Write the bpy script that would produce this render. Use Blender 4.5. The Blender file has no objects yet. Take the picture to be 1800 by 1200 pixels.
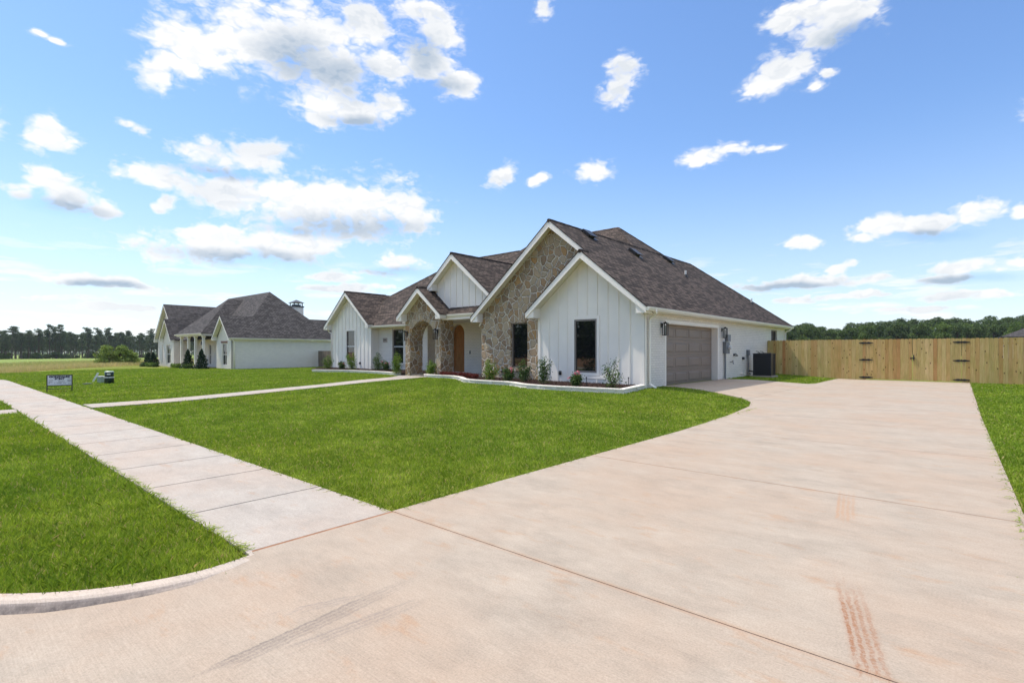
import bpy, math, random
import numpy as np
from mathutils import Vector

rnd = random.Random(7)
scn = bpy.context.scene
R = math.radians

# ------------------------------------------------------------------ camera
cam_d = bpy.data.cameras.new('camera')
cam = bpy.data.objects.new('camera', cam_d)
scn.collection.objects.link(cam)
cam.location = (0, 0, 1.35)
cam.rotation_euler = (R(90), 0, R(41.056))
cam_d.sensor_width = 36.0
cam_d.lens = 907.0 / 1800.0 * 36.0
cam_d.shift_y = 16.0 / 1800.0
cam_d.clip_end = 6000
cam_d.clip_start = 0.05
scn.camera = cam

# ------------------------------------------------------------------ sun and sky
SUN_AZ = math.atan2(-1.0, -0.25)      # direction towards the sun, clockwise from +Y
SUN_EL = R(58.8)
sun_d = bpy.data.lights.new('sun', 'SUN')
sun_d.energy = 3.35
sun_d.angle = R(0.55)
sun_d.color = (1.0, 0.93, 0.82)
sun = bpy.data.objects.new('sun', sun_d)
scn.collection.objects.link(sun)
sv = Vector((math.sin(SUN_AZ) * math.cos(SUN_EL), math.cos(SUN_AZ) * math.cos(SUN_EL), math.sin(SUN_EL)))
sun.rotation_euler = sv.to_track_quat('Z', 'Y').to_euler()
sun.location = (-20, -5, 40)

scn.view_settings.view_transform = 'Standard'
scn.view_settings.look = 'None'
scn.view_settings.gamma = 1
scn.view_settings.exposure = 0.58
scn.view_settings.use_curve_mapping = False
scn.render.engine = 'CYCLES'
scn.cycles.max_bounces = 6
scn.cycles.transparent_max_bounces = 8
scn.cycles.use_denoising = True

CLOUDS = [
 (-1.278,0.496,0.074,0.07),(-1.324,0.442,0.034,0.036),(-1.186,0.532,0.125,0.092),(-1.075,0.559,0.138,0.103),(-0.996,0.605,0.067,0.066),
 (-1.046,0.507,0.119,0.059),(-1.075,0.455,0.064,0.045),(-0.955,0.531,0.091,0.04),(-0.88,0.556,0.071,0.061),(-0.859,0.618,0.065,0.068),
 (-0.886,0.648,0.082,0.034),(-0.826,0.516,0.06,0.038),(-1.075,0.421,0.055,0.026),(-1.016,0.44,0.083,0.034),(-0.955,0.461,0.039,0.032),
 (-1.447,0.311,0.034,0.035),(-1.353,0.353,0.016,0.013),(-1.341,0.347,0.016,0.013),(-1.462,0.452,0.014,0.008),(-1.442,0.447,0.016,0.008),
 (-1.249,0.324,0.063,0.04),(-1.177,0.34,0.073,0.04),(-1.331,0.283,0.057,0.029),(-1.278,0.33,0.035,0.026),(-1.301,0.274,0.051,0.021),
 (-1.449,0.243,0.04,0.031),(-1.427,0.222,0.052,0.031),(-1.475,0.221,0.026,0.02),(-1.391,0.214,0.022,0.017),(-1.186,0.264,0.116,0.042),
 (-1.075,0.262,0.159,0.057),(-0.996,0.245,0.134,0.045),(-0.912,0.264,0.058,0.046),(-1.315,0.228,0.02,0.014),(-1.301,0.241,0.019,0.016),
 (-1.229,0.26,0.055,0.031),(-1.113,0.235,0.124,0.036),(-1.22,0.176,0.158,0.033),(-1.301,0.162,0.068,0.025),(-1.132,0.19,0.111,0.03),
 (-1.254,0.19,0.099,0.017),(-1.051,0.135,0.086,0.013),(-0.934,0.164,0.098,0.02),(-0.996,0.146,0.067,0.013),(-1.42,0.106,0.099,0.015),
 (-1.464,0.107,0.039,0.01),(-1.36,0.102,0.07,0.015),(-1.046,0.111,0.098,0.013),(-1.446,0.079,0.102,0.012),(-1.374,0.066,0.13,0.01),
 (-0.985,0.118,0.068,0.012),(-0.745,0.331,0.031,0.025),(-0.725,0.34,0.029,0.028),(-0.675,0.328,0.019,0.012),(-0.656,0.337,0.022,0.012),
 (-0.563,0.341,0.047,0.027),(-0.508,0.524,0.039,0.046),(-0.519,0.488,0.04,0.038),(-0.489,0.535,0.035,0.027),(-0.234,0.477,0.052,0.042),
 (-0.265,0.46,0.049,0.032),(-0.209,0.487,0.03,0.026),(-0.186,0.443,0.018,0.012),(-0.173,0.457,0.014,0.014),(-0.167,0.546,0.084,0.045),
 (-0.221,0.564,0.052,0.044),(-0.18,0.519,0.034,0.026),(-0.117,0.547,0.05,0.025),(-0.661,0.663,0.027,0.03),(-0.358,0.355,0.066,0.021),
 (-0.274,0.351,0.048,0.016),(-0.315,0.359,0.041,0.015),(-0.243,0.351,0.025,0.012),(-0.087,0.193,0.06,0.025),(-0.032,0.189,0.058,0.023),
 (0.019,0.2,0.047,0.025),(-0.117,0.178,0.033,0.014),(0.059,0.194,0.025,0.018),(-0.204,0.177,0.041,0.018),(-0.157,0.136,0.023,0.012),
 (-0.143,0.144,0.021,0.014),(-0.196,0.116,0.119,0.017),(-0.102,0.116,0.04,0.011),(0.006,0.121,0.075,0.017),(0.042,0.121,0.058,0.012),
 (-0.019,0.106,0.057,0.011),(-0.132,0.088,0.101,0.011),(0.006,0.079,0.096,0.012),(-0.213,0.083,0.093,0.011),(-0.059,0.062,0.122,0.009),
 (-0.274,0.111,0.059,0.011),(-1.011,0.26,0.165,0.082),(-1.132,0.26,0.162,0.071),(-0.928,0.261,0.081,0.075),(-1.22,0.262,0.093,0.048),
 (-1.065,0.281,0.128,0.052),(-1.301,0.162,0.084,0.037),(-1.113,0.185,0.103,0.041),(-1.212,0.18,0.113,0.041),(-1.177,0.549,0.146,0.086),
 (-1.278,0.519,0.061,0.058),(-0.163,0.55,0.088,0.049),(-1.53,0.307,0.04,0.038),(-1.551,0.16,0.049,0.028),(0.108,0.327,0.045,0.033),
 (0.127,0.158,0.048,0.026),
]
UNDERSIDES = [
 (-1.036,0.228,0.139,0.027),(-0.944,0.236,0.063,0.024),(-1.113,0.216,0.056,0.016),(-1.195,0.16,0.13,0.015),(-1.113,0.52,0.075,0.051),
 (-1.046,0.507,0.069,0.042),(-0.886,0.566,0.041,0.043),(-0.848,0.509,0.043,0.02),(-1.433,0.208,0.05,0.012),(-1.394,0.101,0.054,0.007),
 (-0.944,0.148,0.073,0.009),(-1.006,0.424,0.061,0.011),(-0.14,0.512,0.046,0.02),(-0.032,0.174,0.053,0.009),(-0.23,0.111,0.077,0.008),
 (0.006,0.104,0.056,0.007),(-1.237,0.302,0.066,0.011),
]

world = bpy.data.worlds.new('World')
scn.world = world
world.use_nodes = True
W = world.node_tree
W.nodes.clear()


class NB:
    """small node-graph helper"""
    def __init__(self, tree):
        self.t = tree

    def n(self, typ, **kw):
        nd = self.t.nodes.new(typ)
        for k, v in kw.items():
            setattr(nd, k, v)
        return nd

    def put(self, sock, v):
        if v is None:
            return
        if isinstance(v, bpy.types.NodeSocket):
            self.t.links.new(v, sock)
        else:
            if hasattr(sock, 'default_value'):
                dv = sock.default_value
                if hasattr(dv, '__len__') and not hasattr(v, '__len__'):
                    v = [v] * len(dv)
                elif hasattr(dv, '__len__') and len(dv) == 4 and len(v) == 3:
                    v = list(v) + [1.0]
            sock.default_value = v

    def m(self, op, a, b=None, c=None, clamp=False):
        nd = self.n('ShaderNodeMath', operation=op, use_clamp=clamp)
        self.put(nd.inputs[0], a)
        self.put(nd.inputs[1], b)
        self.put(nd.inputs[2], c)
        return nd.outputs[0]

    def v(self, op, a, b=None, c=None):
        nd = self.n('ShaderNodeVectorMath', operation=op)
        self.put(nd.inputs[0], a)
        self.put(nd.inputs[1], b)
        if c is not None:
            self.put(nd.inputs[2], c)
        return nd.outputs['Value'] if op in ('LENGTH', 'DISTANCE', 'DOT_PRODUCT') else nd.outputs[0]

    def mix(self, f, a, b, mode='MIX'):
        nd = self.n('ShaderNodeMix', data_type='RGBA', blend_type=mode)
        self.put(nd.inputs[0], f)
        self.put(nd.inputs[6], a)
        self.put(nd.inputs[7], b)
        return nd.outputs[2]

    def noise(self, vec, scale, detail=4, rough=0.55, dim='3D', distort=0.0):
        nd = self.n('ShaderNodeTexNoise', noise_dimensions=dim)
        self.put(nd.inputs['Vector'], vec)
        nd.inputs['Scale'].default_value = scale
        nd.inputs['Detail'].default_value = detail
        nd.inputs['Roughness'].default_value = rough
        nd.inputs['Distortion'].default_value = distort
        return nd.outputs['Fac']

    def mr(self, v, a, b, c=0.0, d=1.0, smooth=False):
        nd = self.n('ShaderNodeMapRange', interpolation_type='SMOOTHSTEP' if smooth else 'LINEAR')
        nd.clamp = True
        self.put(nd.inputs[0], v)
        for i, x in enumerate((a, b, c, d)):
            self.put(nd.inputs[i + 1], x)
        return nd.outputs[0]

    def xyz(self, v):
        nd = self.n('ShaderNodeSeparateXYZ')
        self.put(nd.inputs[0], v)
        return nd.outputs[0], nd.outputs[1], nd.outputs[2]

    def comb(self, x, y, z=0.0):
        nd = self.n('ShaderNodeCombineXYZ')
        for i, q in enumerate((x, y, z)):
            self.put(nd.inputs[i], q)
        return nd.outputs[0]

    def ramp(self, f, stops, interp='LINEAR'):
        nd = self.n('ShaderNodeValToRGB')
        nd.color_ramp.interpolation = interp
        e = nd.color_ramp.elements
        while len(e) < len(stops):
            e.new(0.5)
        for i, (p, c) in enumerate(stops):
            e[i].position = p
            e[i].color = (c[0], c[1], c[2], 1)
        self.put(nd.inputs[0], f)
        return nd.outputs[0]

    def mapv(self, vec, scale=(1, 1, 1), loc=(0, 0, 0), rot=(0, 0, 0)):
        nd = self.n('ShaderNodeMapping')
        self.put(nd.inputs[0], vec)
        nd.inputs['Scale'].default_value = scale
        nd.inputs['Location'].default_value = loc
        nd.inputs['Rotation'].default_value = rot
        return nd.outputs[0]


def build_sky():
    b = NB(W)
    out = b.n('ShaderNodeOutputWorld')
    sky = b.n('ShaderNodeTexSky', sky_type='NISHITA')
    sky.sun_disc = False
    sky.sun_elevation = SUN_EL
    sky.sun_rotation = SUN_AZ % (2 * math.pi)
    sky.altitude = 100
    sky.air_density = 1.0
    sky.dust_density = 0.2
    sky.ozone_density = 1.2
    gen = b.n('ShaderNodeTexCoord').outputs['Generated']
    x, y, z = b.xyz(gen)
    hor = b.m('SQRT', b.m('ADD', b.m('MULTIPLY', x, x), b.m('MULTIPLY', y, y)))
    az = b.m('ARCTAN2', x, y)
    te = b.m('DIVIDE', z, b.m('MAXIMUM', hor, 0.02))
    p = b.comb(az, te, 0.0)
    # warp so that no cloud keeps its round outline
    wn = b.n('ShaderNodeTexNoise', noise_dimensions='2D')
    b.put(wn.inputs['Vector'], b.v('MULTIPLY', p, (1.0, 1.9, 1.0)))
    wn.inputs['Scale'].default_value = 9.0
    wn.inputs['Detail'].default_value = 3
    warp = b.v('MULTIPLY', b.v('SUBTRACT', wn.outputs['Color'], (0.5, 0.5, 0.5)), (0.035, 0.022, 0.0))
    q = b.v('ADD', p, warp)
    cur = None
    under = None
    for (a, t, ra, rt) in CLOUDS:
        d = b.v('MULTIPLY_ADD', q, (1 / ra, 1 / rt, 0.0), (-a / ra, -t / rt, 0.0))
        ln = b.v('LENGTH', d)
        cur = ln if cur is None else b.m('SMOOTH_MIN', cur, ln, 0.25)
    field = b.m('SUBTRACT', 1.0, cur)
    ps = b.v('MULTIPLY', p, (1.0, 1.5, 1.0))
    wn2 = b.n('ShaderNodeTexNoise', noise_dimensions='2D')
    b.put(wn2.inputs['Vector'], ps)
    wn2.inputs['Scale'].default_value = 24.0
    wn2.inputs['Detail'].default_value = 4
    ps = b.v('ADD', ps, b.v('MULTIPLY', b.v('SUBTRACT', wn2.outputs['Color'], (0.5, 0.5, 0.5)), (0.03, 0.03, 0.0)))

    def puffs(vec):
        """rounded billows: fractal cell distances plus fractal noise"""
        vo = b.n('ShaderNodeTexVoronoi', voronoi_dimensions='2D', feature='F1')
        b.put(vo.inputs['Vector'], vec)
        vo.inputs['Scale'].default_value = 17.0
        vo.inputs['Detail'].default_value = 2.0
        vo.inputs['Roughness'].default_value = 0.6
        vo.inputs['Lacunarity'].default_value = 2.3
        vd = b.m('MULTIPLY', b.m('SUBTRACT', 0.42, vo.outputs['Distance']), 1.25)
        nz = b.m('MULTIPLY', b.m('SUBTRACT', b.noise(vec, 11.0, 8, 0.62, '2D'), 0.5), 1.5)
        return b.m('ADD', vd, nz)
    n1 = puffs(ps)
    n2 = puffs(b.v('ADD', ps, (-0.008, 0.016, 0.0)))       # a step towards the sun
    f1 = b.m('ADD', b.m('MULTIPLY', b.m('MINIMUM', b.m('ADD', field, 0.06), 0.75), 1.9), b.m('MULTIPLY', n1, 0.80))
    # thin layers towards the horizon
    lo = b.noise(b.v('MULTIPLY', p, (1.0, 7.0, 1.0)), 7.0, 7, 0.6, '2D', 0.2)
    lowband = b.mr(te, 0.08, 0.24, 1.0, 0.0, True)
    lown = b.m('MULTIPLY', b.mr(lo, 0.42, 0.72, 0.0, 0.8, True), lowband)
    # wisps round the edges of the heaps
    wisp = b.noise(b.v('MULTIPLY', ps, (1.0, 1.4, 1.0)), 38.0, 6, 0.65, '2D')
    dens = b.mr(f1, 0.02, 0.90, 0.0, 1.0, True)
    soft_ = b.m('MULTIPLY', b.mr(f1, -0.45, 0.30, 0.0, 0.42, True), b.mr(wisp, 0.38, 0.68, 0.0, 1.0, True))
    dens = b.m('MAXIMUM', b.m('MAXIMUM', dens, soft_), lown)
    # bright broken cloud added overhead, out of view, as fill for shaded walls
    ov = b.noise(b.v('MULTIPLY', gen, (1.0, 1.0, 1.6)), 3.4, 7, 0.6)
    fill_cloud = b.m('MULTIPLY', b.mr(ov, 0.44, 0.56, 0.0, 1.0, True), b.mr(te, 0.85, 1.25, 0.0, 1.0, True))
    dens = b.m('MAXIMUM', dens, fill_cloud)
    dens = b.m('MULTIPLY', dens, b.mr(te, -0.01, 0.02))
    dens = b.m('MULTIPLY', dens, 0.96)
    # lit tops, grey where thick and turned from the sun
    thick = b.mr(f1, 0.3, 0.9, 0.0, 1.0, True)
    turned = b.mr(b.m('SUBTRACT', n2, n1), -0.05, 0.34, 0.0, 1.0)
    n3 = b.noise(ps, 4.5, 3, 0.5, '2D')
    shade = b.m('MULTIPLY', thick, b.m('ADD', b.m('MULTIPLY', turned, 0.16), b.mr(n3, 0.42, 0.68, 0.0, 0.30)), clamp=True)
    qu = b.v('ADD', p, b.v('MULTIPLY', warp, (1.5, 1.2, 0.0)))
    for (a, t, ra, rt) in UNDERSIDES:
        d = b.v('MULTIPLY_ADD', qu, (1 / ra, 1 / rt, 0.0), (-a / ra, -t / rt, 0.0))
        ln = b.v('LENGTH', d)
        under = ln if under is None else b.m('SMOOTH_MIN', under, ln, 0.3)
    un = b.mr(b.m('SUBTRACT', under, b.m('MULTIPLY', n1, 0.25)), 0.25, 1.6, 0.85, 0.0, True)
    shade = b.m('ADD', shade, un, clamp=True)
    ccol = b.mix(shade, (1.0, 0.99, 0.97), (0.40, 0.49, 0.60))
    veil = b.m('MULTIPLY', b.m('POWER', b.mr(te, 0.0, 0.42, 1.0, 0.0), 2.0), 0.42)
    dens = b.m('MAXIMUM', dens, veil)
    bg1 = b.n('ShaderNodeBackground')
    tint = b.mix(1.0, sky.outputs[0], SKY_TINT, 'MULTIPLY')
    soft = b.v('DIVIDE', tint, b.v('ADD', b.v('MULTIPLY', tint, (SKY_KNEE, SKY_KNEE, SKY_KNEE)), (1.0, 1.0, 1.0)))
    b.put(bg1.inputs[0], soft)
    bg1.inputs[1].default_value = SKY_STRENGTH
    bg2 = b.n('ShaderNodeBackground')
    b.put(bg2.inputs[0], ccol)
    b.put(bg2.inputs[1], b.mr(te, 0.85, 1.3, CLOUD_STRENGTH, CLOUD_STRENGTH * 3.2, True))  # the added overhead cloud glows stronger, for more fill light
    mx = b.n('ShaderNodeMixShader')
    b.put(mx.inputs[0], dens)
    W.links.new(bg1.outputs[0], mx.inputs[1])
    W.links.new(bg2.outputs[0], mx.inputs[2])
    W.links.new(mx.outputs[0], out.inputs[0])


SKY_STRENGTH = 0.14
SKY_KNEE = 0.055
SKY_TINT = (0.80, 1.0, 1.36)
CLOUD_STRENGTH = 0.74
build_sky()

# ------------------------------------------------------------------ mesh helpers
ORIG = {}


class MB:
    def __init__(self):
        self.v = []
        self.f = []
        self.r = []
        self.cur = 0.5

    def add(self, vs, fs, r=None):
        o = len(self.v)
        self.v.extend([tuple(p) for p in vs])
        for f in fs:
            self.f.append(tuple(i + o for i in f))
            self.r.append(self.cur if r is None else r)
        return self

    def box(self, x0, x1, y0, y1, z0, z1):
        x0, x1 = min(x0, x1), max(x0, x1)
        y0, y1 = min(y0, y1), max(y0, y1)
        z0, z1 = min(z0, z1), max(z0, z1)
        vs = [(x0, y0, z0), (x1, y0, z0), (x1, y1, z0), (x0, y1, z0), (x0, y0, z1), (x1, y0, z1), (x1, y1, z1), (x0, y1, z1)]
        return self.add(vs, [(0, 3, 2, 1), (4, 5, 6, 7), (0, 1, 5, 4), (1, 2, 6, 5), (2, 3, 7, 6), (3, 0, 4, 7)])

    def prism(self, pts, d):
        """polygon pts (3D) extruded by vector d"""
        n = len(pts)
        d = Vector(d)
        a = [Vector(p) for p in pts]
        nrm = Vector((0, 0, 0))
        for i in range(n):
            nrm += a[i].cross(a[(i + 1) % n])
        if nrm.dot(d) > 0:
            a.reverse()
        c = [p + d for p in a]
        fs = [tuple(range(n)), tuple(range(2 * n - 1, n - 1, -1))]
        for i in range(n):
            j = (i + 1) % n
            fs.append((j, i, n + i, n + j))
        return self.add(a + c, fs)

    def tube(self, path, r, n=8, caps=True):
        pts = [Vector(p) for p in path]
        rs = r if isinstance(r, (list, tuple)) else [r] * len(pts)
        vs = []
        up = Vector((0, 0, 1))
        for i, p in enumerate(pts):
            t = (pts[min(i + 1, len(pts) - 1)] - pts[max(i - 1, 0)]).normalized()
            a = t.cross(up)
            if a.length < 0.05:
                a = t.cross(Vector((0, 1, 0)))
            a.normalize()
            c = t.cross(a).normalized()
            for k in range(n):
                th = 2 * math.pi * k / n
                vs.append(p + (a * math.cos(th) + c * math.sin(th)) * rs[i])
        fs = []
        for i in range(len(pts) - 1):
            for k in range(n):
                k2 = (k + 1) % n
                fs.append((i * n + k, i * n + k2, (i + 1) * n + k2, (i + 1) * n + k))
        if caps:
            fs.append(tuple(range(n - 1, -1, -1)))
            fs.append(tuple((len(pts) - 1) * n + k for k in range(n)))
        return self.add(vs, fs)

    def slab(self, pts, t=0.035):
        return self.prism(pts, (0, 0, -t))

    def build(self, name, mat, parent=None, smooth=False, local=False):
        o = Vector(ORIG.get(parent.name, (0, 0, 0))) if (parent is not None and not local) else Vector((0, 0, 0))
        me = bpy.data.meshes.new(name)
        V = np.array([tuple(p) for p in self.v], dtype=np.float32).reshape(-1, 3)
        me.from_pydata((V - np.array(o, dtype=np.float32)).tolist(), [], self.f)
        uv = me.uv_layers.new(name='UV')
        li = 0
        buf = np.zeros(len(me.loops) * 2, dtype=np.float32)
        Z = Vector((0, 0, 1))
        for f in self.f:
            ps = [Vector(V[i]) for i in f]
            nr = Vector((0, 0, 0))
            for i in range(len(ps)):
                nr += (ps[i] - ps[0]).cross(ps[(i + 1) % len(ps)] - ps[0])
            if nr.length > 1e-12:
                nr.normalize()
            if abs(nr.z) > 0.93 or nr.length < 0.5:
                for p in ps:
                    buf[li] = p.x
                    buf[li + 1] = p.y
                    li += 2
            else:
                t = Z.cross(nr).normalized()
                bb = nr.cross(t)
                for p in ps:
                    buf[li] = p.dot(t)
                    buf[li + 1] = p.dot(bb)
                    li += 2
        uv.data.foreach_set('uv', buf)
        at = me.attributes.new('rnd', 'FLOAT', 'FACE')
        at.data.foreach_set('value', np.array(self.r, dtype=np.float32))
        if mat is not None:
            me.materials.append(mat)
        if smooth:
            me.polygons.foreach_set('use_smooth', [True] * len(me.polygons))
        me.update()
        ob = bpy.data.objects.new(name, me)
        scn.collection.objects.link(ob)
        if parent is not None:
            ob.parent = parent
            ORIG[ob.name] = tuple(o)
        return ob


def thing(name, loc, label, cat, group=None, rz=0.0):
    e = bpy.data.objects.new(name, None)
    e.empty_display_size = 0.2
    scn.collection.objects.link(e)
    e.location = loc
    e.rotation_euler = (0, 0, rz)
    ORIG[e.name] = tuple(loc)
    e['label'] = label
    e['category'] = cat
    if group:
        e['group'] = group
    return e


def tag(o, label, cat, group=None, kind=None):
    if label:
        o['label'] = label
    if cat:
        o['category'] = cat
    if group:
        o['group'] = group
    if kind:
        o['kind'] = kind
    return o


def copy_tree(o, parent=None):
    c = o.copy()
    scn.collection.objects.link(c)
    if parent is not None:
        c.parent = parent
    for ch in list(o.children):
        copy_tree(ch, c)
    return c


def S(t):
    t = np.clip(t, 0, 1)
    return t * t * (3 - 2 * t)


def G(x, y):
    """height of the ground"""
    x = np.asarray(x, dtype=float)
    y = np.asarray(y, dtype=float)
    rise = 0.15 * S((-3.8 - x) / 3.4) * S((y - 3.0) / 9.0)
    drop = -0.40 * S((-x - 31) / 14.0) * S((y + 6) / 10) - 0.0075 * np.clip(-x - 48, 0, 480)
    return rise + drop


def g(x, y):
    return float(G(x, y))
# ------------------------------------------------------------------ materials
MATS = {}


def mat(name, rough=0.6, spec=0.5):
    m = bpy.data.materials.new(name)
    m.use_nodes = True
    t = m.node_tree
    bs = t.nodes['Principled BSDF']
    bs.inputs['Roughness'].default_value = rough
    bs.inputs['Specular IOR Level'].default_value = spec
    MATS[name] = m
    return m, NB(t), bs


def uvc(b):
    return b.n('ShaderNodeUVMap').outputs[0]


def objc(b):
    return b.n('ShaderNodeTexCoord').outputs['Object']


def attr(b, name='rnd'):
    return b.n('ShaderNodeAttribute', attribute_name=name).outputs['Fac']


def bump(b, bs, h, strength=0.3, dist=0.01):
    nd = b.n('ShaderNodeBump')
    nd.inputs['Strength'].default_value = strength
    nd.inputs['Distance'].default_value = dist
    b.put(nd.inputs['Height'], h)
    b.put(bs.inputs['Normal'], nd.outputs[0])


def m_plain(name, col, rough=0.5, var=0.12, scale=3.0, spec=0.5, metal=0.0, bmp=0.0):
    m, b, bs = mat(name, rough, spec)
    c = objc(b)
    n = b.noise(c, scale, 5, 0.6)
    dk = tuple(x * (1 - var) for x in col)
    lt = tuple(min(1, x * (1 + var)) for x in col)
    b.put(bs.inputs['Base Color'], b.mix(b.mr(n, 0.3, 0.7), dk, lt))
    bs.inputs['Metallic'].default_value = metal
    if bmp:
        bump(b, bs, b.noise(c, scale * 12, 4), bmp, 0.004)
    return m


def m_brick(name, col, rough=0.65):
    m, b, bs = mat(name, rough, 0.3)
    u = uvc(b)
    wob = b.v('ADD', u, b.v('MULTIPLY', b.v('SUBTRACT', b.n('ShaderNodeTexNoise').outputs['Color'], (.5, .5, .5)), (0.0, 0.0, 0)))
    br = b.n('ShaderNodeTexBrick')
    b.put(br.inputs['Vector'], u)
    br.inputs['Scale'].default_value = 1.0
    br.inputs['Brick Width'].default_value = 0.215
    br.inputs['Row Height'].default_value = 0.078
    br.inputs['Mortar Size'].default_value = 0.006
    br.inputs['Mortar Smooth'].default_value = 0.5
    br.inputs['Color1'].default_value = (1, 1, 1, 1)
    br.inputs['Color2'].default_value = (0.93, 0.93, 0.93, 1)
    br.inputs['Mortar'].default_value = (0.66, 0.65, 0.63, 1)
    n = b.noise(u, 1.2, 5)
    n2 = b.noise(u, 35, 3)
    base = b.mix(b.mr(n, 0.3, 0.7), tuple(x * 0.95 for x in col), col)
    c = b.mix(1.0, base, br.outputs['Color'], 'MULTIPLY')
    b.put(bs.inputs['Base Color'], c)
    h = b.m('ADD', b.m('MULTIPLY', b.m('SUBTRACT', 1.0, br.outputs['Fac']), 1.0), b.m('MULTIPLY', n2, 0.35))
    bump(b, bs, h, 0.9, 0.008)
    return m


def m_stone():
    m, b, bs = mat('field_stone', 0.85, 0.2)
    u = uvc(b)
    wn = b.n('ShaderNodeTexNoise')
    b.put(wn.inputs['Vector'], u)
    wn.inputs['Scale'].default_value = 2.0
    wn.inputs['Detail'].default_value = 2
    w = b.v('ADD', u, b.v('MULTIPLY', b.v('SUBTRACT', wn.outputs['Color'], (.5, .5, .5)), (0.30, 0.30, 0)))
    v1 = b.n('ShaderNodeTexVoronoi', voronoi_dimensions='2D', feature='F1')
    v2 = b.n('ShaderNodeTexVoronoi', voronoi_dimensions='2D', feature='DISTANCE_TO_EDGE')
    for v in (v1, v2):
        b.put(v.inputs['Vector'], w)
        v.inputs['Scale'].default_value = 3.7
        v.inputs['Randomness'].default_value = 1.0
    cx, cy, cz = b.xyz(v1.outputs['Color'])
    col = b.ramp(cx, [(0.0, (0.30, 0.20, 0.12)), (0.16, (0.50, 0.375, 0.235)), (0.34, (0.42, 0.27, 0.14)),
                      (0.5, (0.49, 0.385, 0.26)), (0.66, (0.37, 0.27, 0.175)), (0.78, (0.52, 0.30, 0.12)), (0.86, (0.43, 0.31, 0.20)), (0.93, (0.54, 0.425, 0.285))], 'CONSTANT')
    n = b.noise(u, 11, 8, 0.7)
    n2 = b.noise(u, 60, 4, 0.7)
    col = b.mix(b.mr(n, 0.40, 0.75, 0.0, 0.5), col, (0.46, 0.38, 0.28))
    col = b.mix(b.mr(n2, 0.3, 0.7, 0.0, 0.45), col, b.mix(1.0, col, (0.45, 0.42, 0.4), 'MULTIPLY'))
    e = b.m('ADD', v2.outputs['Distance'], b.m('MULTIPLY', b.m('SUBTRACT', n, 0.5), 0.05))
    mort = b.mr(e, 0.040, 0.066, 1.0, 0.0)
    col = b.mix(mort, col, (0.78, 0.70, 0.58))
    b.put(bs.inputs['Base Color'], col)
    h = b.m('ADD', b.mr(e, 0.02, 0.13, 0.0, 1.0, True), b.m('ADD', b.m('MULTIPLY', n, 0.8), b.m('MULTIPLY', n2, 0.25)))
    h = b.m('ADD', h, b.m('MULTIPLY', cy, 0.5))
    bump(b, bs, h, 1.0, 0.055)
    return m


def m_shingle(name, c1, c2, c3):
    m, b, bs = mat(name, 0.9, 0.15)
    u = uvc(b)
    br = b.n('ShaderNodeTexBrick')
    br.offset = 0.37
    br.offset_frequency = 2
    b.put(br.inputs['Vector'], u)
    br.inputs['Scale'].default_value = 1.0
    br.inputs['Brick Width'].default_value = 0.26
    br.inputs['Row Height'].default_value = 0.14
    br.inputs['Mortar Size'].default_value = 0.016
    br.inputs['Mortar Smooth'].default_value = 0.3
    br.inputs['Color1'].default_value = (0, 0, 0, 1)
    br.inputs['Color2'].default_value = (1, 1, 1, 1)
    br.inputs['Mortar'].default_value = (0.0, 0.0, 0.0, 1)
    t1 = b.xyz(br.outputs['Color'])[0]
    # second, offset layer: laminated tabs
    br2 = b.n('ShaderNodeTexBrick')
    br2.offset = 0.61
    b.put(br2.inputs['Vector'], b.v('ADD', u, (0.09, 0.0, 0)))
    br2.inputs['Scale'].default_value = 1.0
    br2.inputs['Brick Width'].default_value = 0.41
    br2.inputs['Row Height'].default_value = 0.14
    br2.inputs['Mortar Size'].default_value = 0.0
    br2.inputs['Color1'].default_value = (0, 0, 0, 1)
    br2.inputs['Color2'].default_value = (1, 1, 1, 1)
    t2 = b.xyz(br2.outputs['Color'])[0]
    n = b.noise(u, 0.7, 4)
    ng = b.noise(u, 90, 3, 0.7)
    mixv = b.m('ADD', b.m('MULTIPLY', t1, 0.5), b.m('MULTIPLY', t2, 0.5))
    col = b.ramp(mixv, [(0.0, c2), (0.3, c2), (0.5, c1), (0.75, c3), (1.0, c3)])
    col = b.mix(b.mr(n, 0.3, 0.7, 0, 0.2), col, c1)
    col = b.mix(br.outputs['Fac'], col, tuple(x * 0.30 for x in c2))  # dark tab joints, widened to put butt-edge shade into the colour
    col = b.mix(b.mr(ng, 0.3, 0.7, 0, 0.5), col, b.mix(1.0, col, (0.5, 0.5, 0.5), 'MULTIPLY'))
    # butt shadow line: lower edge of each course stands proud
    uy = b.xyz(u)[1]
    saw = b.m('FRACT', b.m('DIVIDE', uy, 0.14))
    b.put(bs.inputs['Base Color'], col)
    h = b.m('ADD', b.m('MULTIPLY', b.m('SUBTRACT', 1.0, saw), 1.0), b.m('ADD', b.m('MULTIPLY', t2, 0.5), b.m('MULTIPLY', ng, 0.3)))
    bump(b, bs, h, 1.0, 0.012)
    return m


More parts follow.
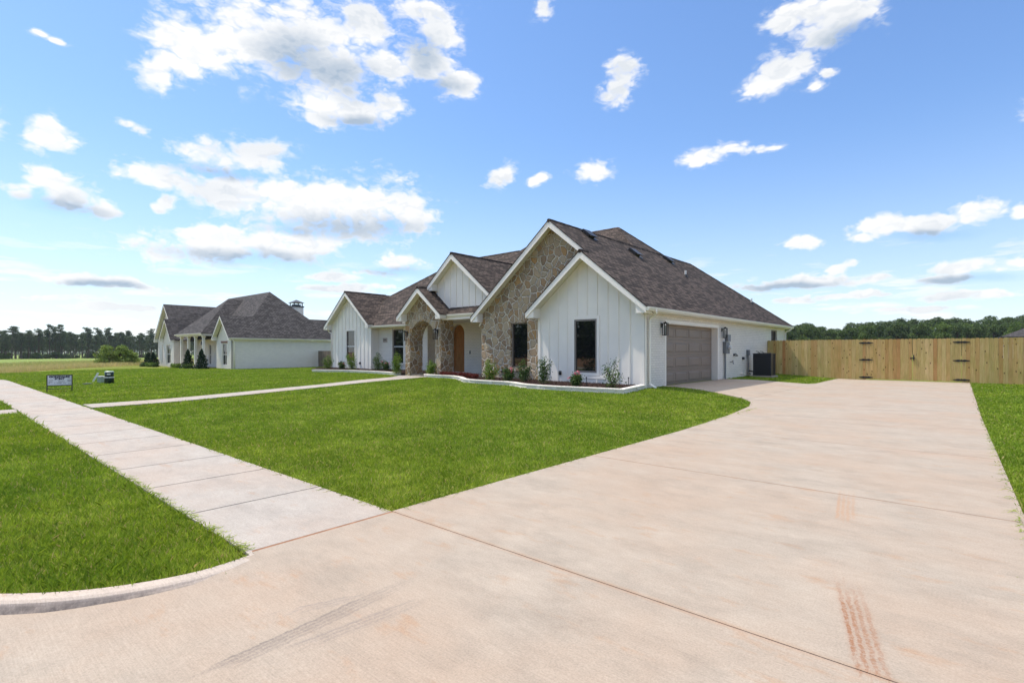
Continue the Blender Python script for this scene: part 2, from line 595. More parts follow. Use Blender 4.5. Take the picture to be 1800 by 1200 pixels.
def m_concrete(name, base, marks=False):
    m, b, bs = mat(name, 0.8, 0.25)
    c = objc(b)
    x, y, z = b.xyz(c)
    big = b.noise(c, 0.55, 5, 0.6)
    mid = b.noise(b.v('MULTIPLY', c, (1.0, 1.7, 1.0)), 2.2, 8, 0.74)
    fine = b.noise(c, 95, 5, 0.8)
    broom = b.noise(b.v('MULTIPLY', c, (6.0, 160.0, 1.0)), 1.0, 3, 0.6)
    lt = tuple(min(1, v * 1.10) for v in base)
    dk = tuple(v * 0.86 for v in base)
    col = b.mix(b.mr(mid, 0.3, 0.7), dk, lt)
    pink = (base[0] * 1.02, base[1] * 0.86, base[2] * 0.76)
    col = b.mix(b.mr(big, 0.42, 0.68, 0, 0.6), col, pink)
    rst = b.noise(b.v('MULTIPLY', c, (1.0, 2.6, 1.0)), 2.1, 8, 0.72)
    col = b.mix(b.mr(rst, 0.57, 0.72, 0, 0.65), col, (base[0] * 0.97, base[1] * 0.66, base[2] * 0.45))
    gre = b.noise(b.v('MULTIPLY', b.v('ADD', c, (31, 7, 0)), (1.0, 1.5, 1.0)), 1.3, 9, 0.75)
    col = b.mix(b.mr(gre, 0.50, 0.70, 0, 0.5), col, tuple(v * 0.62 for v in base))
    col = b.mix(b.mr(fine, 0.38, 0.66, 0, 0.75), col, b.mix(1.0, col, (0.66, 0.64, 0.62), 'MULTIPLY'))
    col = b.mix(b.mr(broom, 0.35, 0.65, 0, 0.28), col, b.mix(1.0, col, (0.62, 0.6, 0.58), 'MULTIPLY'))
    sp = b.n('ShaderNodeTexVoronoi', voronoi_dimensions='3D')
    b.put(sp.inputs['Vector'], c)
    sp.inputs['Scale'].default_value = 5.0
    col = b.mix(b.mr(sp.outputs['Distance'], 0.012, 0.022, 0.75, 0.0), col, (0.12, 0.08, 0.06))
    if marks:
        def line(dist, w0, w1, colr, amt, nz=0.5):
            nonlocal col
            f = b.mr(dist, w0, w1, 1.0, 0.0, True)
            f = b.m('MULTIPLY', f, b.mr(b.noise(c, 9, 5, 0.7), 0.5 - nz * 0.4, 0.62, 0.15, amt))
            col = b.mix(f, col, colr)
        # rust along the joints
        for yj, w in ((2.57, 0.045), (5.6, 0.03), (8.65, 0.025)):
            d = b.m('ABSOLUTE', b.m('SUBTRACT', y, yj))
            line(d, 0.0, w, (0.33, 0.19, 0.11), 0.55)

        # tyre prints: treads inside a window of the slab
        def tread(x0, x1, y0, y1, pitch, colr, amt, skew=0.0, nscale=26, base=0.3):
            nonlocal col
            wx = b.m('SUBTRACT', x, b.m('MULTIPLY', b.m('SUBTRACT', y, y0), skew))
            wx = b.m('ADD', wx, b.m('MULTIPLY', b.m('SUBTRACT', b.noise(b.v('MULTIPLY', c, (5.0, 16.0, 1.0)), 1.0, 4, 0.7), 0.5), 0.045))
            cx_, hx = (x0 + x1) / 2, (x1 - x0) / 2
            ragg = b.noise(b.v('MULTIPLY', c, (30.0, 3.0, 1.0)), 1.0, 4, 0.7)
            wy = b.m('ADD', y, b.m('MULTIPLY', b.m('SUBTRACT', ragg, 0.5), 0.75))
            fx = b.mr(b.m('ABSOLUTE', b.m('SUBTRACT', wx, cx_)), hx * 0.75, hx, 1, 0, True)
            fy = b.m('MULTIPLY', b.mr(wy, y0 - 0.1, y0 + 0.08, 0, 1, True), b.mr(wy, y1 - (y1 - y0) * 0.55, y1, 1, 0, True))
            rib = b.mr(b.m('SINE', b.m('MULTIPLY', wx, 2 * math.pi / pitch)), -0.7, 0.3, base, 1.0)
            side = b.mr(wx, x0, x1, 1.0, 0.5)
            nz = b.mr(b.noise(c, nscale, 6, 0.8), 0.36, 0.60, 0.2, 1.0)
            f = b.m('MULTIPLY', b.m('MULTIPLY', b.m('MULTIPLY', fx, side), fy), b.m('MULTIPLY', rib, b.m('MULTIPLY', nz, amt)))
            col = b.mix(f, col, colr)
        tread(-0.36, -0.20, 2.60, 3.62, 0.034, (0.23, 0.085, 0.028), 1.0, -0.235, 60)
        tread(-0.77, -0.61, 4.80, 5.90, 0.036, (0.36, 0.19, 0.095), 0.8, -0.13, 50)
        tread(-2.42, -2.30, 0.85, 1.95, 0.028, (0.15, 0.125, 0.11), 0.95, -0.04, 60, 0.5)
        tread(-2.30, -2.18, 1.15, 1.85, 0.03, (0.17, 0.145, 0.13), 0.75, 0.12, 60, 0.4)
        tread(-2.62, -2.52, 1.30, 1.65, 0.03, (0.20, 0.17, 0.155), 0.7, 0.5, 60, 0.3)
    b.put(bs.inputs['Base Color'], col)
    h = b.m('ADD', b.m('MULTIPLY', fine, 0.7), broom)
    bump(b, bs, h, 0.35, 0.003)
    return m


def kerb_dirt():
    m = MATS['kerb_concrete']
    b = NB(m.node_tree)
    bs = m.node_tree.nodes['Principled BSDF']
    old = bs.inputs['Base Color'].links[0].from_socket
    c = objc(b)
    z = b.xyz(c)[2]
    f = b.m('MULTIPLY', b.mr(z, -0.012, 0.020, 1.0, 0.0, True), b.mr(b.noise(c, 14, 5, 0.7), 0.3, 0.62, 0.25, 0.85))
    b.put(bs.inputs['Base Color'], b.mix(f, old, (0.085, 0.070, 0.066)))


def m_grass_ground():
    m, b, bs = mat('turf_and_field', 0.95, 0.1)
    c = objc(b)
    x, y, z = b.xyz(c)
    n1 = b.noise(c, 0.35, 6, 0.65)
    n2 = b.noise(c, 6.0, 6, 0.7)
    n3 = b.noise(c, 55.0, 4, 0.75)
    turf = b.mix(b.mr(n2, 0.3, 0.7), (0.12, 0.155, 0.016), (0.19, 0.225, 0.028))
    turf = b.mix(b.mr(n3, 0.35, 0.7, 0, 0.7), turf, (0.10, 0.10, 0.026))
    turf = b.mix(b.mr(n1, 0.52, 0.75, 0, 0.5), turf, (0.15, 0.16, 0.03))
    # the unmown field further off
    dn = b.m('ADD', b.m('ADD', b.m('MULTIPLY', x, -0.60), b.m('MULTIPLY', y, 0.80)), b.m('MULTIPLY', b.noise(c, 0.12, 4), 6.0))
    lf = b.m('MULTIPLY', b.mr(x, -58.0, -54.5, 1.0, 0.0), 1.0)
    edge = b.m('ADD', x, b.m('MULTIPLY', y, 1.35))
    edge = b.m('ADD', edge, b.m('MULTIPLY', b.m('SUBTRACT', b.noise(c, 0.3, 5), 0.5), 4.0))
    fld = b.mr(edge, -52.2, -51.2, 1.0, 0.0)
    streak = b.noise(b.v('MULTIPLY', c, (1.0, 1.0, 1.0)), 0.16, 6, 0.7)
    tan = b.mix(b.mr(streak, 0.35, 0.65), (0.36, 0.29, 0.12), (0.24, 0.25, 0.07))
    grn = b.mix(b.mr(streak, 0.35, 0.65), (0.15, 0.21, 0.045), (0.22, 0.27, 0.07))
    far = b.mr(b.m('ADD', edge, b.m('MULTIPLY', streak, 24.0)), -72.0, -55.0, 1.0, 0.0)
    field = b.mix(far, tan, grn)
    field = b.mix(b.mr(b.noise(c, 2.5, 6, 0.75), 0.4, 0.7, 0, 0.5), field, b.mix(1.0, field, (0.5, 0.5, 0.5), 'MULTIPLY'))
    col = b.mix(fld, turf, field)
    lot = b.mr(b.m('ADD', y, b.m('MULTIPLY', b.noise(c, 0.4, 4), 3.0)), -9.0, -8.0, 1.0, 0.0)
    dirt = b.mix(b.mr(b.noise(c, 0.5, 7, 0.7), 0.35, 0.65), (0.20, 0.10, 0.055), (0.36, 0.21, 0.12))
    col = b.mix(lot, col, dirt)
    b.put(bs.inputs['Base Color'], col)
    bump(b, bs, b.m('ADD', n3, b.m('MULTIPLY', n2, 2.0)), 0.6, 0.03)
    return m


def m_blades(name, stops, trans=0.35, patch=None):
    m, b, bs = mat(name, 0.55, 0.25)
    col = b.ramp(attr(b), stops)
    c = b.n('ShaderNodeTexCoord').outputs['Object']
    pn = b.noise(c, 0.9, 5, 0.65)
    pn2 = b.noise(c, 0.22, 3, 0.6)
    if patch:
        col = b.mix(b.mr(pn, 0.42, 0.72, 0, 0.65), col, b.mix(1.0, col, patch[0], 'MULTIPLY'))
        col = b.mix(b.mr(pn2, 0.45, 0.7, 0, 0.7), col, b.mix(1.0, col, patch[1], 'MULTIPLY'))
        thin = b.noise(b.v('ADD', c, (11, 5, 0)), 0.6, 6, 0.7)
        col = b.mix(b.mr(thin, 0.62, 0.74, 0, 0.7), col, (0.20, 0.15, 0.05))
    b.put(bs.inputs['Base Color'], col)
    tr = b.n('ShaderNodeBsdfTranslucent')
    b.put(tr.inputs[0], col)
    mx = b.n('ShaderNodeMixShader')
    mx.inputs[0].default_value = trans
    t = m.node_tree
    t.links.new(bs.outputs[0], mx.inputs[1])
    t.links.new(tr.outputs[0], mx.inputs[2])
    t.links.new(mx.outputs[0], t.nodes['Material Output'].inputs[0])
    return m


def m_wood(name, stops, knots=True, gscale=1.0):
    m, b, bs = mat(name, 0.75, 0.25)
    u = uvc(b)
    r = attr(b)
    off = b.comb(b.m('MULTIPLY', r, 37.0), b.m('MULTIPLY', r, 91.0), 0.0)
    p = b.v('ADD', u, off)
    grain = b.noise(b.v('MULTIPLY', p, (42.0 * gscale, 1.6, 1.0)), 1.0, 6, 0.65, '3D', 0.4)
    blot = b.noise(b.v('MULTIPLY', p, (3.0, 1.2, 1.0)), 1.5, 4)
    col = b.ramp(r, stops)
    col = b.mix(b.mr(grain, 0.35, 0.65, 0, 0.65), col, b.mix(1.0, col, (0.62, 0.52, 0.40), 'MULTIPLY'))
    col = b.mix(b.mr(blot, 0.42, 0.66, 0, 0.6), col, b.mix(1.0, col, (0.75, 0.86, 0.62), 'MULTIPLY'))
    if knots:
        k = b.n('ShaderNodeTexVoronoi', voronoi_dimensions='2D')
        b.put(k.inputs['Vector'], b.v('MULTIPLY', p, (1.0, 0.55, 1.0)))
        k.inputs['Scale'].default_value = 4.2
        kr = b.xyz(k.outputs['Color'])[0]
        kd = b.m('ADD', k.outputs['Distance'], b.m('MULTIPLY', b.noise(p, 30, 3), 0.04))
        f = b.m('MULTIPLY', b.mr(kd, 0.075, 0.125, 1.0, 0.0), b.m('GREATER_THAN', kr, 0.55))
        col = b.mix(b.m('MULTIPLY', f, 0.85), col, (0.055, 0.028, 0.012))
    b.put(bs.inputs['Base Color'], col)
    bump(b, bs, grain, 0.3, 0.003)
    return m


def m_glass():
    m, b, bs = mat('dark_window_glass', 0.02, 1.0)
    c = objc(b)
    bs.inputs['Base Color'].default_value = (0.006, 0.007, 0.008, 1)
    bump(b, bs, b.noise(c, 0.9, 2), 0.03, 0.02)
    return m


def m_leaf(name, dark, light, tip=None, rough=0.45, trans=0.25):
    st = [(0.0, dark), (0.7, light), (1.0, tip or light)]
    return m_blades(name, st, trans)


WHITE = (0.72, 0.71, 0.69)
m_brick('painted_brick', (0.85, 0.78, 0.685))
m_plain('white_siding', (0.85, 0.785, 0.695), 0.5, 0.04, 1.3, 0.4, 0, 0.12)
m_plain('white_trim', (0.86, 0.795, 0.71), 0.4, 0.03, 1.5)
m_plain('soffit_paint', (0.74, 0.70, 0.60), 0.55, 0.03, 1.5)
m_stone()
m_shingle('brown_shingles', (0.070, 0.053, 0.045), (0.038, 0.029, 0.025), (0.125, 0.094, 0.079))
m_shingle('grey_shingles', (0.075, 0.068, 0.068), (0.046, 0.043, 0.043), (0.112, 0.102, 0.100))
m_concrete('drive_concrete', (0.39, 0.330, 0.268), True)
m_concrete('walk_concrete', (0.405, 0.365, 0.325))
m_concrete('kerb_concrete', (0.50, 0.44, 0.385))
kerb_dirt()
m_grass_ground()
m_blades('lawn_blades', [(0.0, (0.115, 0.20, 0.012)), (0.45, (0.215, 0.315, 0.024)), (0.8, (0.335, 0.44, 0.045)), (0.94, (0.46, 0.55, 0.09)), (1.0, (0.44, 0.36, 0.15))], 0.4,
         ((0.62, 0.78, 0.7), (1.35, 1.15, 1.1)))
m_blades('field_blades', [(0.0, (0.24, 0.30, 0.07)), (0.5, (0.42, 0.38, 0.14)), (1.0, (0.56, 0.44, 0.22))], 0.4)
m_wood('new_pine_boards', [(0.0, (0.46, 0.285, 0.11)), (0.25, (0.56, 0.40, 0.165)), (0.5, (0.47, 0.36, 0.15)), (0.72, (0.62, 0.46, 0.22)), (0.86, (0.49, 0.33, 0.14)), (1.0, (0.46, 0.21, 0.075))])
m_wood('grey_fence_boards', [(0.0, (0.17, 0.14, 0.12)), (1.0, (0.25, 0.20, 0.17))], False)
m_wood('stained_door_wood', [(0.0, (0.30, 0.12, 0.035)), (1.0, (0.44, 0.19, 0.06))], True, 0.6)
m_glass()
m_plain('garage_door_paint', (0.255, 0.195, 0.15), 0.5, 0.06, 1.0, 0.4, 0, 0.08)
m_plain('window_frame_paint', (0.20, 0.17, 0.145), 0.45, 0.05)
m_plain('black_metal', (0.012, 0.011, 0.011), 0.4, 0.2, 6)
m_plain('grey_metal', (0.16, 0.17, 0.185), 0.45, 0.1, 5, 0.5, 0.3)
m_plain('dark_grey_metal', (0.045, 0.047, 0.055), 0.4, 0.1, 5, 0.5, 0.4)
m_plain('pale_plastic', (0.62, 0.62, 0.60), 0.4, 0.05)
m_plain('pale_lamp_glass', (0.30, 0.30, 0.28), 0.1, 0.05)  # even pale grey for the lantern tubes
m_plain('dark_green_plastic', (0.010, 0.028, 0.030), 0.35, 0.15, 5)
m_plain('pale_green_plastic', (0.30, 0.37, 0.31), 0.45, 0.1, 5)
m_plain('bark_mulch', (0.030, 0.013, 0.009), 0.9, 0.5, 22, 0.2, 0, 0.9)
m_plain('porch_concrete', (0.42, 0.33, 0.27), 0.8, 0.1, 2, 0.3, 0, 0.2)
m_plain('joint_dirt', (0.24, 0.12, 0.065), 0.95, 0.3, 9)
m_plain('bark', (0.085, 0.062, 0.048), 0.95, 0.3, 9, 0.1, 0, 0.5)
m_plain('pine_bark', (0.13, 0.10, 0.08), 0.95, 0.3, 2, 0.1)
m_plain('stem_brown', (0.10, 0.075, 0.045), 0.9, 0.2, 20, 0.1)
m_plain('sign_face', (0.62, 0.63, 0.68), 0.4, 0.04, 3)
m_plain('sign_ink', (0.018, 0.014, 0.035), 0.5, 0.1, 3)
m_plain('brown_brick_trim', (0.25, 0.13, 0.09), 0.8, 0.2, 12)
m_leaf('holly_leaves', (0.02, 0.048, 0.010), (0.065, 0.12, 0.022), (0.16, 0.23, 0.05))
m_leaf('bright_leaves', (0.06, 0.12, 0.015), (0.16, 0.25, 0.028), (0.26, 0.36, 0.06))
m_leaf('loose_leaves', (0.12, 0.19, 0.035), (0.26, 0.34, 0.07), (0.36, 0.42, 0.10))
m_leaf('conifer_leaves', (0.008, 0.024, 0.010), (0.020, 0.050, 0.016), (0.035, 0.075, 0.022))
m_leaf('pine_needles', (0.055, 0.085, 0.045), (0.105, 0.145, 0.065), (0.15, 0.19, 0.08))
m_leaf('oak_leaves', (0.040, 0.075, 0.022), (0.10, 0.155, 0.035), (0.17, 0.22, 0.05))
m_leaf('pale_oak_leaves', (0.06, 0.11, 0.02), (0.14, 0.21, 0.035), (0.22, 0.28, 0.06))
m_leaf('red_leaves', (0.05, 0.008, 0.008), (0.16, 0.022, 0.016), (0.26, 0.06, 0.03))
m_leaf('pink_petals', (0.55, 0.09, 0.14), (0.72, 0.17, 0.22), (0.80, 0.38, 0.38))
M = MATS
# ------------------------------------------------------------------ ground
def grid_axis(parts):
    out = []
    for a, b_, st in parts:
        out += list(np.arange(a, b_, st))
    out.append(parts[-1][1])
    return np.array(out)


def inside(poly, x, y):
    n = len(poly)
    r = np.zeros(x.shape, dtype=bool)
    j = n - 1
    for i in range(n):
        xi, yi = poly[i][0], poly[i][1]
        xj, yj = poly[j][0], poly[j][1]
        c = ((yi > y) != (yj > y)) & (x < (xj - xi) * (y - yi) / ((yj - yi) + 1e-12) + xi)
        r ^= c
        j = i
    return r


KERB = [(-3.50, 1.44), (-3.47, 1.12), (-3.56, 0.80), (-3.75, 0.50), (-4.10, 0.18), (-4.6, -0.10), (-5.3, -0.32), (-6.4, -0.45), (-9, -0.5), (-40, -0.5)]
DRIVE = [(-3.56, 2.574), (-3.52, 8.4), (-3.62, 11.0), (-3.82, 13.0), (-4.1, 14.1), (-4.55, 14.9), (-5.3, 15.5), (-6.2, 15.95), (-7.49, 16.2),
         (-7.49, 22.0), (-6.6, 22.45), (-5.4, 22.75), (-4.55, 22.95), (-4.4, 23.6), (-4.4, 28.42), (0.27, 28.42), (0.30, 14.0), (0.38, 6.0), (0.42, 2.574)]
APRON = [(-3.53, 2.566), (0.42, 2.566), (0.44, 1.2), (0.7, 0.4), (1.6, -0.2), (3.5, -0.5), (3.5, -6), (-40, -6), (-40, -0.62)] + [(x_ + 0.02, y_) for x_, y_ in KERB[::-1][1:]] + [(-3.53, 1.44)]
WALK = [(-3.57, 1.42), (-3.57, 2.574), (-95, 2.62), (-95, 1.42)]
PATH = [(-15.2, 2.63), (-15.35, 4.5), (-16.2, 9.3), (-17.55, 13.6), (-17.9, 14.6), (-17.9, 15.0), (-20.1, 15.0), (-19.0, 13.7), (-17.2, 9.4), (-16.35, 4.5), (-16.25, 2.63)]
STUB = [(-15.2, 1.41), (-16.2, 1.41), (-16.2, -0.34), (-15.2, -0.34)]


def make_ground():
    xs = grid_axis([(-1500, -600, 300), (-600, -120, 30), (-120, -50, 5), (-50, -12, 1.5), (-12, -6, 0.5), (-6, 1, 0.1), (1, 4, 0.5), (4, 60, 6), (60, 600, 60), (600, 1500, 300)])
    ys = grid_axis([(-1500, -600, 300), (-600, -60, 60), (-60, -6, 6), (-6, -1.5, 0.5), (-1.5, 2, 0.1), (2, 22, 0.5), (22, 60, 3), (60, 600, 30), (600, 1500, 300)])
    X, Y = np.meshgrid(xs, ys)
    Z = G(X, Y)
    # the street lies lower than the verge behind the kerb
    low = inside(APRON, X, Y) | inside(KERB + [(-40, -6), (4, -6), (4, 1.44)], X, Y)
    Z = np.where(low & (Y < 1.42), Z - 0.16, Z)
    Z = np.where(Y < -6, Z - 0.16, Z)
    nx, ny = len(xs), len(ys)
    vs = np.stack([X.ravel(), Y.ravel(), Z.ravel()], 1).tolist()
    fs = [(j * nx + i, j * nx + i + 1, (j + 1) * nx + i + 1, (j + 1) * nx + i) for j in range(ny - 1) for i in range(nx - 1)]
    me = bpy.data.meshes.new('ground')
    me.from_pydata(vs, [], fs)
    me.materials.append(M['turf_and_field'])
    me.polygons.foreach_set('use_smooth', [True] * len(fs))
    o = bpy.data.objects.new('ground', me)
    scn.collection.objects.link(o)
    o['kind'] = 'structure'


make_ground()


def clip(poly, axis, val, keep_less):
    out = []
    n = len(poly)
    for i in range(n):
        a, b_ = poly[i], poly[(i + 1) % n]
        ina = (a[axis] <= val) == keep_less
        inb = (b_[axis] <= val) == keep_less
        if ina:
            out.append(a)
        if ina != inb:
            t = (val - a[axis]) / (b_[axis] - a[axis])
            out.append((a[0] + (b_[0] - a[0]) * t, a[1] + (b_[1] - a[1]) * t))
    return out


def bands(poly, axis, cuts, gap):
    cuts = sorted(cuts)
    lo = [-1e6] + [c + gap for c in cuts]
    hi = [c - gap for c in cuts] + [1e6]
    res = []
    for a, b_ in zip(lo, hi):
        q = clip(clip(poly, axis, b_, True), axis, a, False)
        if len(q) >= 3:
            res.append(q)
    return res


def area(p):
    return 0.5 * sum(p[i][0] * p[(i + 1) % len(p)][1] - p[(i + 1) % len(p)][0] * p[i][1] for i in range(len(p)))


def slabs(name, poly, xj, yj, material, zf, thick=0.09, sub=0.75, gap=0.004):
    mb = MB()
    for q in bands(poly, 1, yj, gap):
        for q2 in bands(q, 0, xj, gap):
            xs_ = [p[0] for p in q2]
            ys_ = [p[1] for p in q2]
            cx_ = list(np.arange(math.floor(min(xs_) / sub) * sub, max(xs_), sub))[1:]
            cy_ = list(np.arange(math.floor(min(ys_) / sub) * sub, max(ys_), sub))[1:]
            for q3 in bands(q2, 1, cy_, 0):
                for q4 in bands(q3, 0, cx_, 0):
                    if abs(area(q4)) < 1e-6:
                        continue
                    if area(q4) < 0:
                        q4 = q4[::-1]
                    n = len(q4)
                    mb.add([(p[0], p[1], zf(*p)) for p in q4], [tuple(range(n))])
            # rim of the panel
            if area(q2) < 0:
                q2 = q2[::-1]
            n = len(q2)
            for i in range(n):
                a, b_ = q2[i], q2[(i + 1) % n]
                L = math.hypot(b_[0] - a[0], b_[1] - a[1])
                k = max(1, int(L / sub))
                for s_ in range(k):
                    p = (a[0] + (b_[0] - a[0]) * s_ / k, a[1] + (b_[1] - a[1]) * s_ / k)
                    r_ = (a[0] + (b_[0] - a[0]) * (s_ + 1) / k, a[1] + (b_[1] - a[1]) * (s_ + 1) / k)
                    mb.add([(p[0], p[1], zf(*p)), (p[0], p[1], zf(*p) - thick), (r_[0], r_[1], zf(*r_) - thick), (r_[0], r_[1], zf(*r_))], [(0, 1, 2, 3)])
    o = mb.build(name, M[material])
    o['kind'] = 'structure'
    return o


def zc(x, y):
    return g(x, y) + 0.022 - 0.05 * float(S((1.40 - y) / 1.0)) * float(S((-1.9 - x) / 1.4))


slabs('driveway', DRIVE, [-4.38], [5.6, 8.65, 11.7, 14.75, 17.8, 20.85, 24.3], 'drive_concrete', zc)
apron = slabs('driveway_apron', APRON, [], [], 'drive_concrete', zc)
slabs('sidewalk', WALK, [-3.57 - 1.18 * k for k in range(1, 60)], [], 'walk_concrete', lambda x, y: g(x, y) + 0.018, gap=0.009)
slabs('front_path', PATH, [], [3.9, 5.2, 6.5, 7.8, 9.1, 10.4, 11.7, 13.0], 'walk_concrete', lambda x, y: g(x, y) + 0.03)
slabs('street_path', STUB, [], [0.5], 'walk_concrete', lambda x, y: g(x, y) + 0.02)
mb = MB()
mb.box(-3.575, -3.525, 1.45, 2.57, -0.05, 0.017)
mb.box(-3.55, 0.4, 2.555, 2.585, -0.05, 0.014)
for yy in (5.6, 8.65, 11.7, 14.75, 17.8, 20.85, 24.3):
    mb.box(-4.2 if yy > 13 else -3.5, 0.25, yy - 0.03, yy + 0.03, -0.05, 0.006)
o = mb.build('joint_filler', M['joint_dirt'])
o['kind'] = 'structure'


def kerb():
    mb = MB()
    mb.box(-3.565, -3.475, 1.415, 1.449, -0.1, 0.019)
    P = [Vector((x_, y_, 0)) for x_, y_ in KERB]
    # resample smooth
    Q = []
    for i in range(len(P) - 1):
        k = 5 if i < 7 else 12
        for j in range(k):
            t = j / k
            p0 = P[max(i - 1, 0)]
            p1, p2 = P[i], P[i + 1]
            p3 = P[min(i + 2, len(P) - 1)]
            if i >= 7:
                Q.append(p1.lerp(p2, t))
            else:
                Q.append(0.5 * ((2 * p1) + (p2 - p0) * t + (2 * p0 - 5 * p1 + 4 * p2 - p3) * t * t + (3 * p1 - p0 - 3 * p2 + p3) * t ** 3))
    Q.append(P[-1])
    rows = []
    for i, p in enumerate(Q):
        t = (Q[min(i + 1, len(Q) - 1)] - Q[max(i - 1, 0)]).normalized()
        n = Vector((-t.y, t.x, 0))       # towards the street
        h = float(S((1.42 - p.y) / 0.9))
        top = 0.020 + 0.004 * h
        w = 0.10
        row = [(p - n * 0.03, top - 0.08), (p, top), (p + n * (w - 0.02), top), (p + n * w, top - 0.004 - 0.006 * h),
               (p + n * (w + 0.012), top - 0.008 - 0.02 * h), (p + n * (w + 0.035), -0.030 + 0.045 * (1 - h)), (p + n * (w + 0.10), -0.05 + 0.04 * (1 - h) - 0.02)]
        rows.append([(a.x, a.y, z_) for a, z_ in row])
    m_ = len(rows[0])
    vs = [p for r_ in rows for p in r_]
    fs = []
    for i in range(len(rows) - 1):
        for j in range(m_ - 1):
            fs.append((i * m_ + j, i * m_ + j + 1, (i + 1) * m_ + j + 1, (i + 1) * m_ + j))
    mb.add(vs, [f[::-1] for f in fs])
    o = mb.build('kerb', M['kerb_concrete'])
    o['kind'] = 'structure'


kerb()

# ------------------------------------------------------------------ wall builder
def wall_cells(u0, u1, base, top, ops):
    def tp(u):
        for (a, za), (b_, zb) in zip(top[:-1], top[1:]):
            if a - 1e-6 <= u <= b_ + 1e-6:
                return za + (zb - za) * (u - a) / (b_ - a) if b_ > a else za
        return top[0][1] if u < top[0][0] else top[-1][1]
    bp = {u0, u1}
    for p in top:
        if u0 < p[0] < u1:
            bp.add(p[0])
    for o in ops:
        bp.add(o['u0'])
        bp.add(o['u1'])
        if o.get('arch'):
            rr = (o['u1'] - o['u0']) / 2
            for k in range(1, 20):
                bp.add((o['u0'] + o['u1']) / 2 - rr * math.cos(math.pi * k / 20))
    bp = sorted(bp)

    def otop(o, u):
        if o.get('arch'):
            rr = (o['u1'] - o['u0']) / 2
            c = (o['u1'] + o['u0']) / 2
            return o['z1'] - rr + math.sqrt(max(0, rr * rr - (u - c) ** 2))
        return o['z1']
    cells = []
    for a, b_ in zip(bp[:-1], bp[1:]):
        if b_ - a < 1e-5:
            continue
        mid = (a + b_) / 2
        cur = (base, base)
        for o in sorted([o for o in ops if o['u0'] < mid < o['u1']], key=lambda o: o['z0']):
            if o['z0'] > base + 1e-4:
                cells.append((a, b_, cur[0], cur[1], o['z0'], o['z0']))
            cur = (otop(o, a), otop(o, b_))
        cells.append((a, b_, cur[0], cur[1], tp(a), tp(b_)))
    return cells, tp


def wall(mb, axis, c, t, u0, u1, base, top, ops=()):
    if not isinstance(top, (list, tuple)):
        top = [(u0, top), (u1, top)]
    cells, tp = wall_cells(u0, u1, base, top, ops)
    for a, b_, l0, l1, h0, h1 in cells:
        if h0 - l0 < 1e-4 and h1 - l1 < 1e-4:
            continue
        if axis == 'Y':
            pts = [(a, c, l0), (b_, c, l1), (b_, c, h1), (a, c, h0)]
            mb.prism(pts, (0, t, 0))
        else:
            pts = [(c, a, l0), (c, b_, l1), (c, b_, h1), (c, a, h0)]
            mb.prism(pts, (-t, 0, 0))
    return tp


def abox(mb, axis, c, u0, u1, z0, z1, d0, d1):
    if axis == 'Y':
        mb.box(u0, u1, c + d0, c + d1, z0, z1)
    else:
        mb.box(c - d0, c - d1, u0, u1, z0, z1)


def window(parent, axis, c, u0, u1, z0, z1, rec=0.06, hung=False, fmat='window_frame_paint', trim=None, mull=0, sill=None, fw=0.045):
    f = MB()
    abox(f, axis, c, u0, u0 + fw, z0, z1, rec, rec + 0.08)
    abox(f, axis, c, u1 - fw, u1, z0, z1, rec, rec + 0.08)
    abox(f, axis, c, u0 + fw, u1 - fw, z0, z0 + fw, rec, rec + 0.08)
    abox(f, axis, c, u0 + fw, u1 - fw, z1 - fw, z1, rec, rec + 0.08)
    w = f.build('window', M[fmat], parent)
    p = MB()
    abox(p, axis, c, u0 + fw + .001, u1 - fw - .001, z0 + fw + .001, z1 - fw - .001, rec + 0.045, rec + 0.06)
    p.build('pane', M['dark_window_glass'], w)
    if hung:
        r = MB()
        zm = z0 + (z1 - z0) * (0.49)
        abox(r, axis, c, u0 + fw, u1 - fw, zm - 0.03, zm + 0.03, rec + 0.012, rec + 0.044)
        for k in range(mull):
            um = u0 + (u1 - u0) * (k + 1) / (mull + 1)
            abox(r, axis, c, um - 0.012, um + 0.012, z0 + fw, zm - .03, rec + 0.02, rec + 0.044)
            abox(r, axis, c, um - 0.012, um + 0.012, zm + .03, z1 - fw, rec + 0.02, rec + 0.044)
        r.build('meeting_rail', M['white_trim'] if hung == 'white' else M['pale_plastic'], w)
    if trim:
        t = MB()
        tw = trim
        abox(t, axis, c, u0 - tw, u0, z0 - tw, z1 + tw, -0.022, -0.001)
        abox(t, axis, c, u1, u1 + tw, z0 - tw, z1 + tw, -0.022, -0.001)
        abox(t, axis, c, u0, u1, z1, z1 + tw, -0.022, -0.001)
        abox(t, axis, c, u0, u1, z0 - tw, z0, -0.022, -0.001)
        t.build('window_trim', M['white_trim'], w)
    if sill:
        t = MB()
        abox(t, axis, c, u0 - 0.08, u1 + 0.08, z0 - 0.10, z0 - 0.002, -0.05, rec + 0.05)
        t.build('window_sill', M[sill], w)
    return w


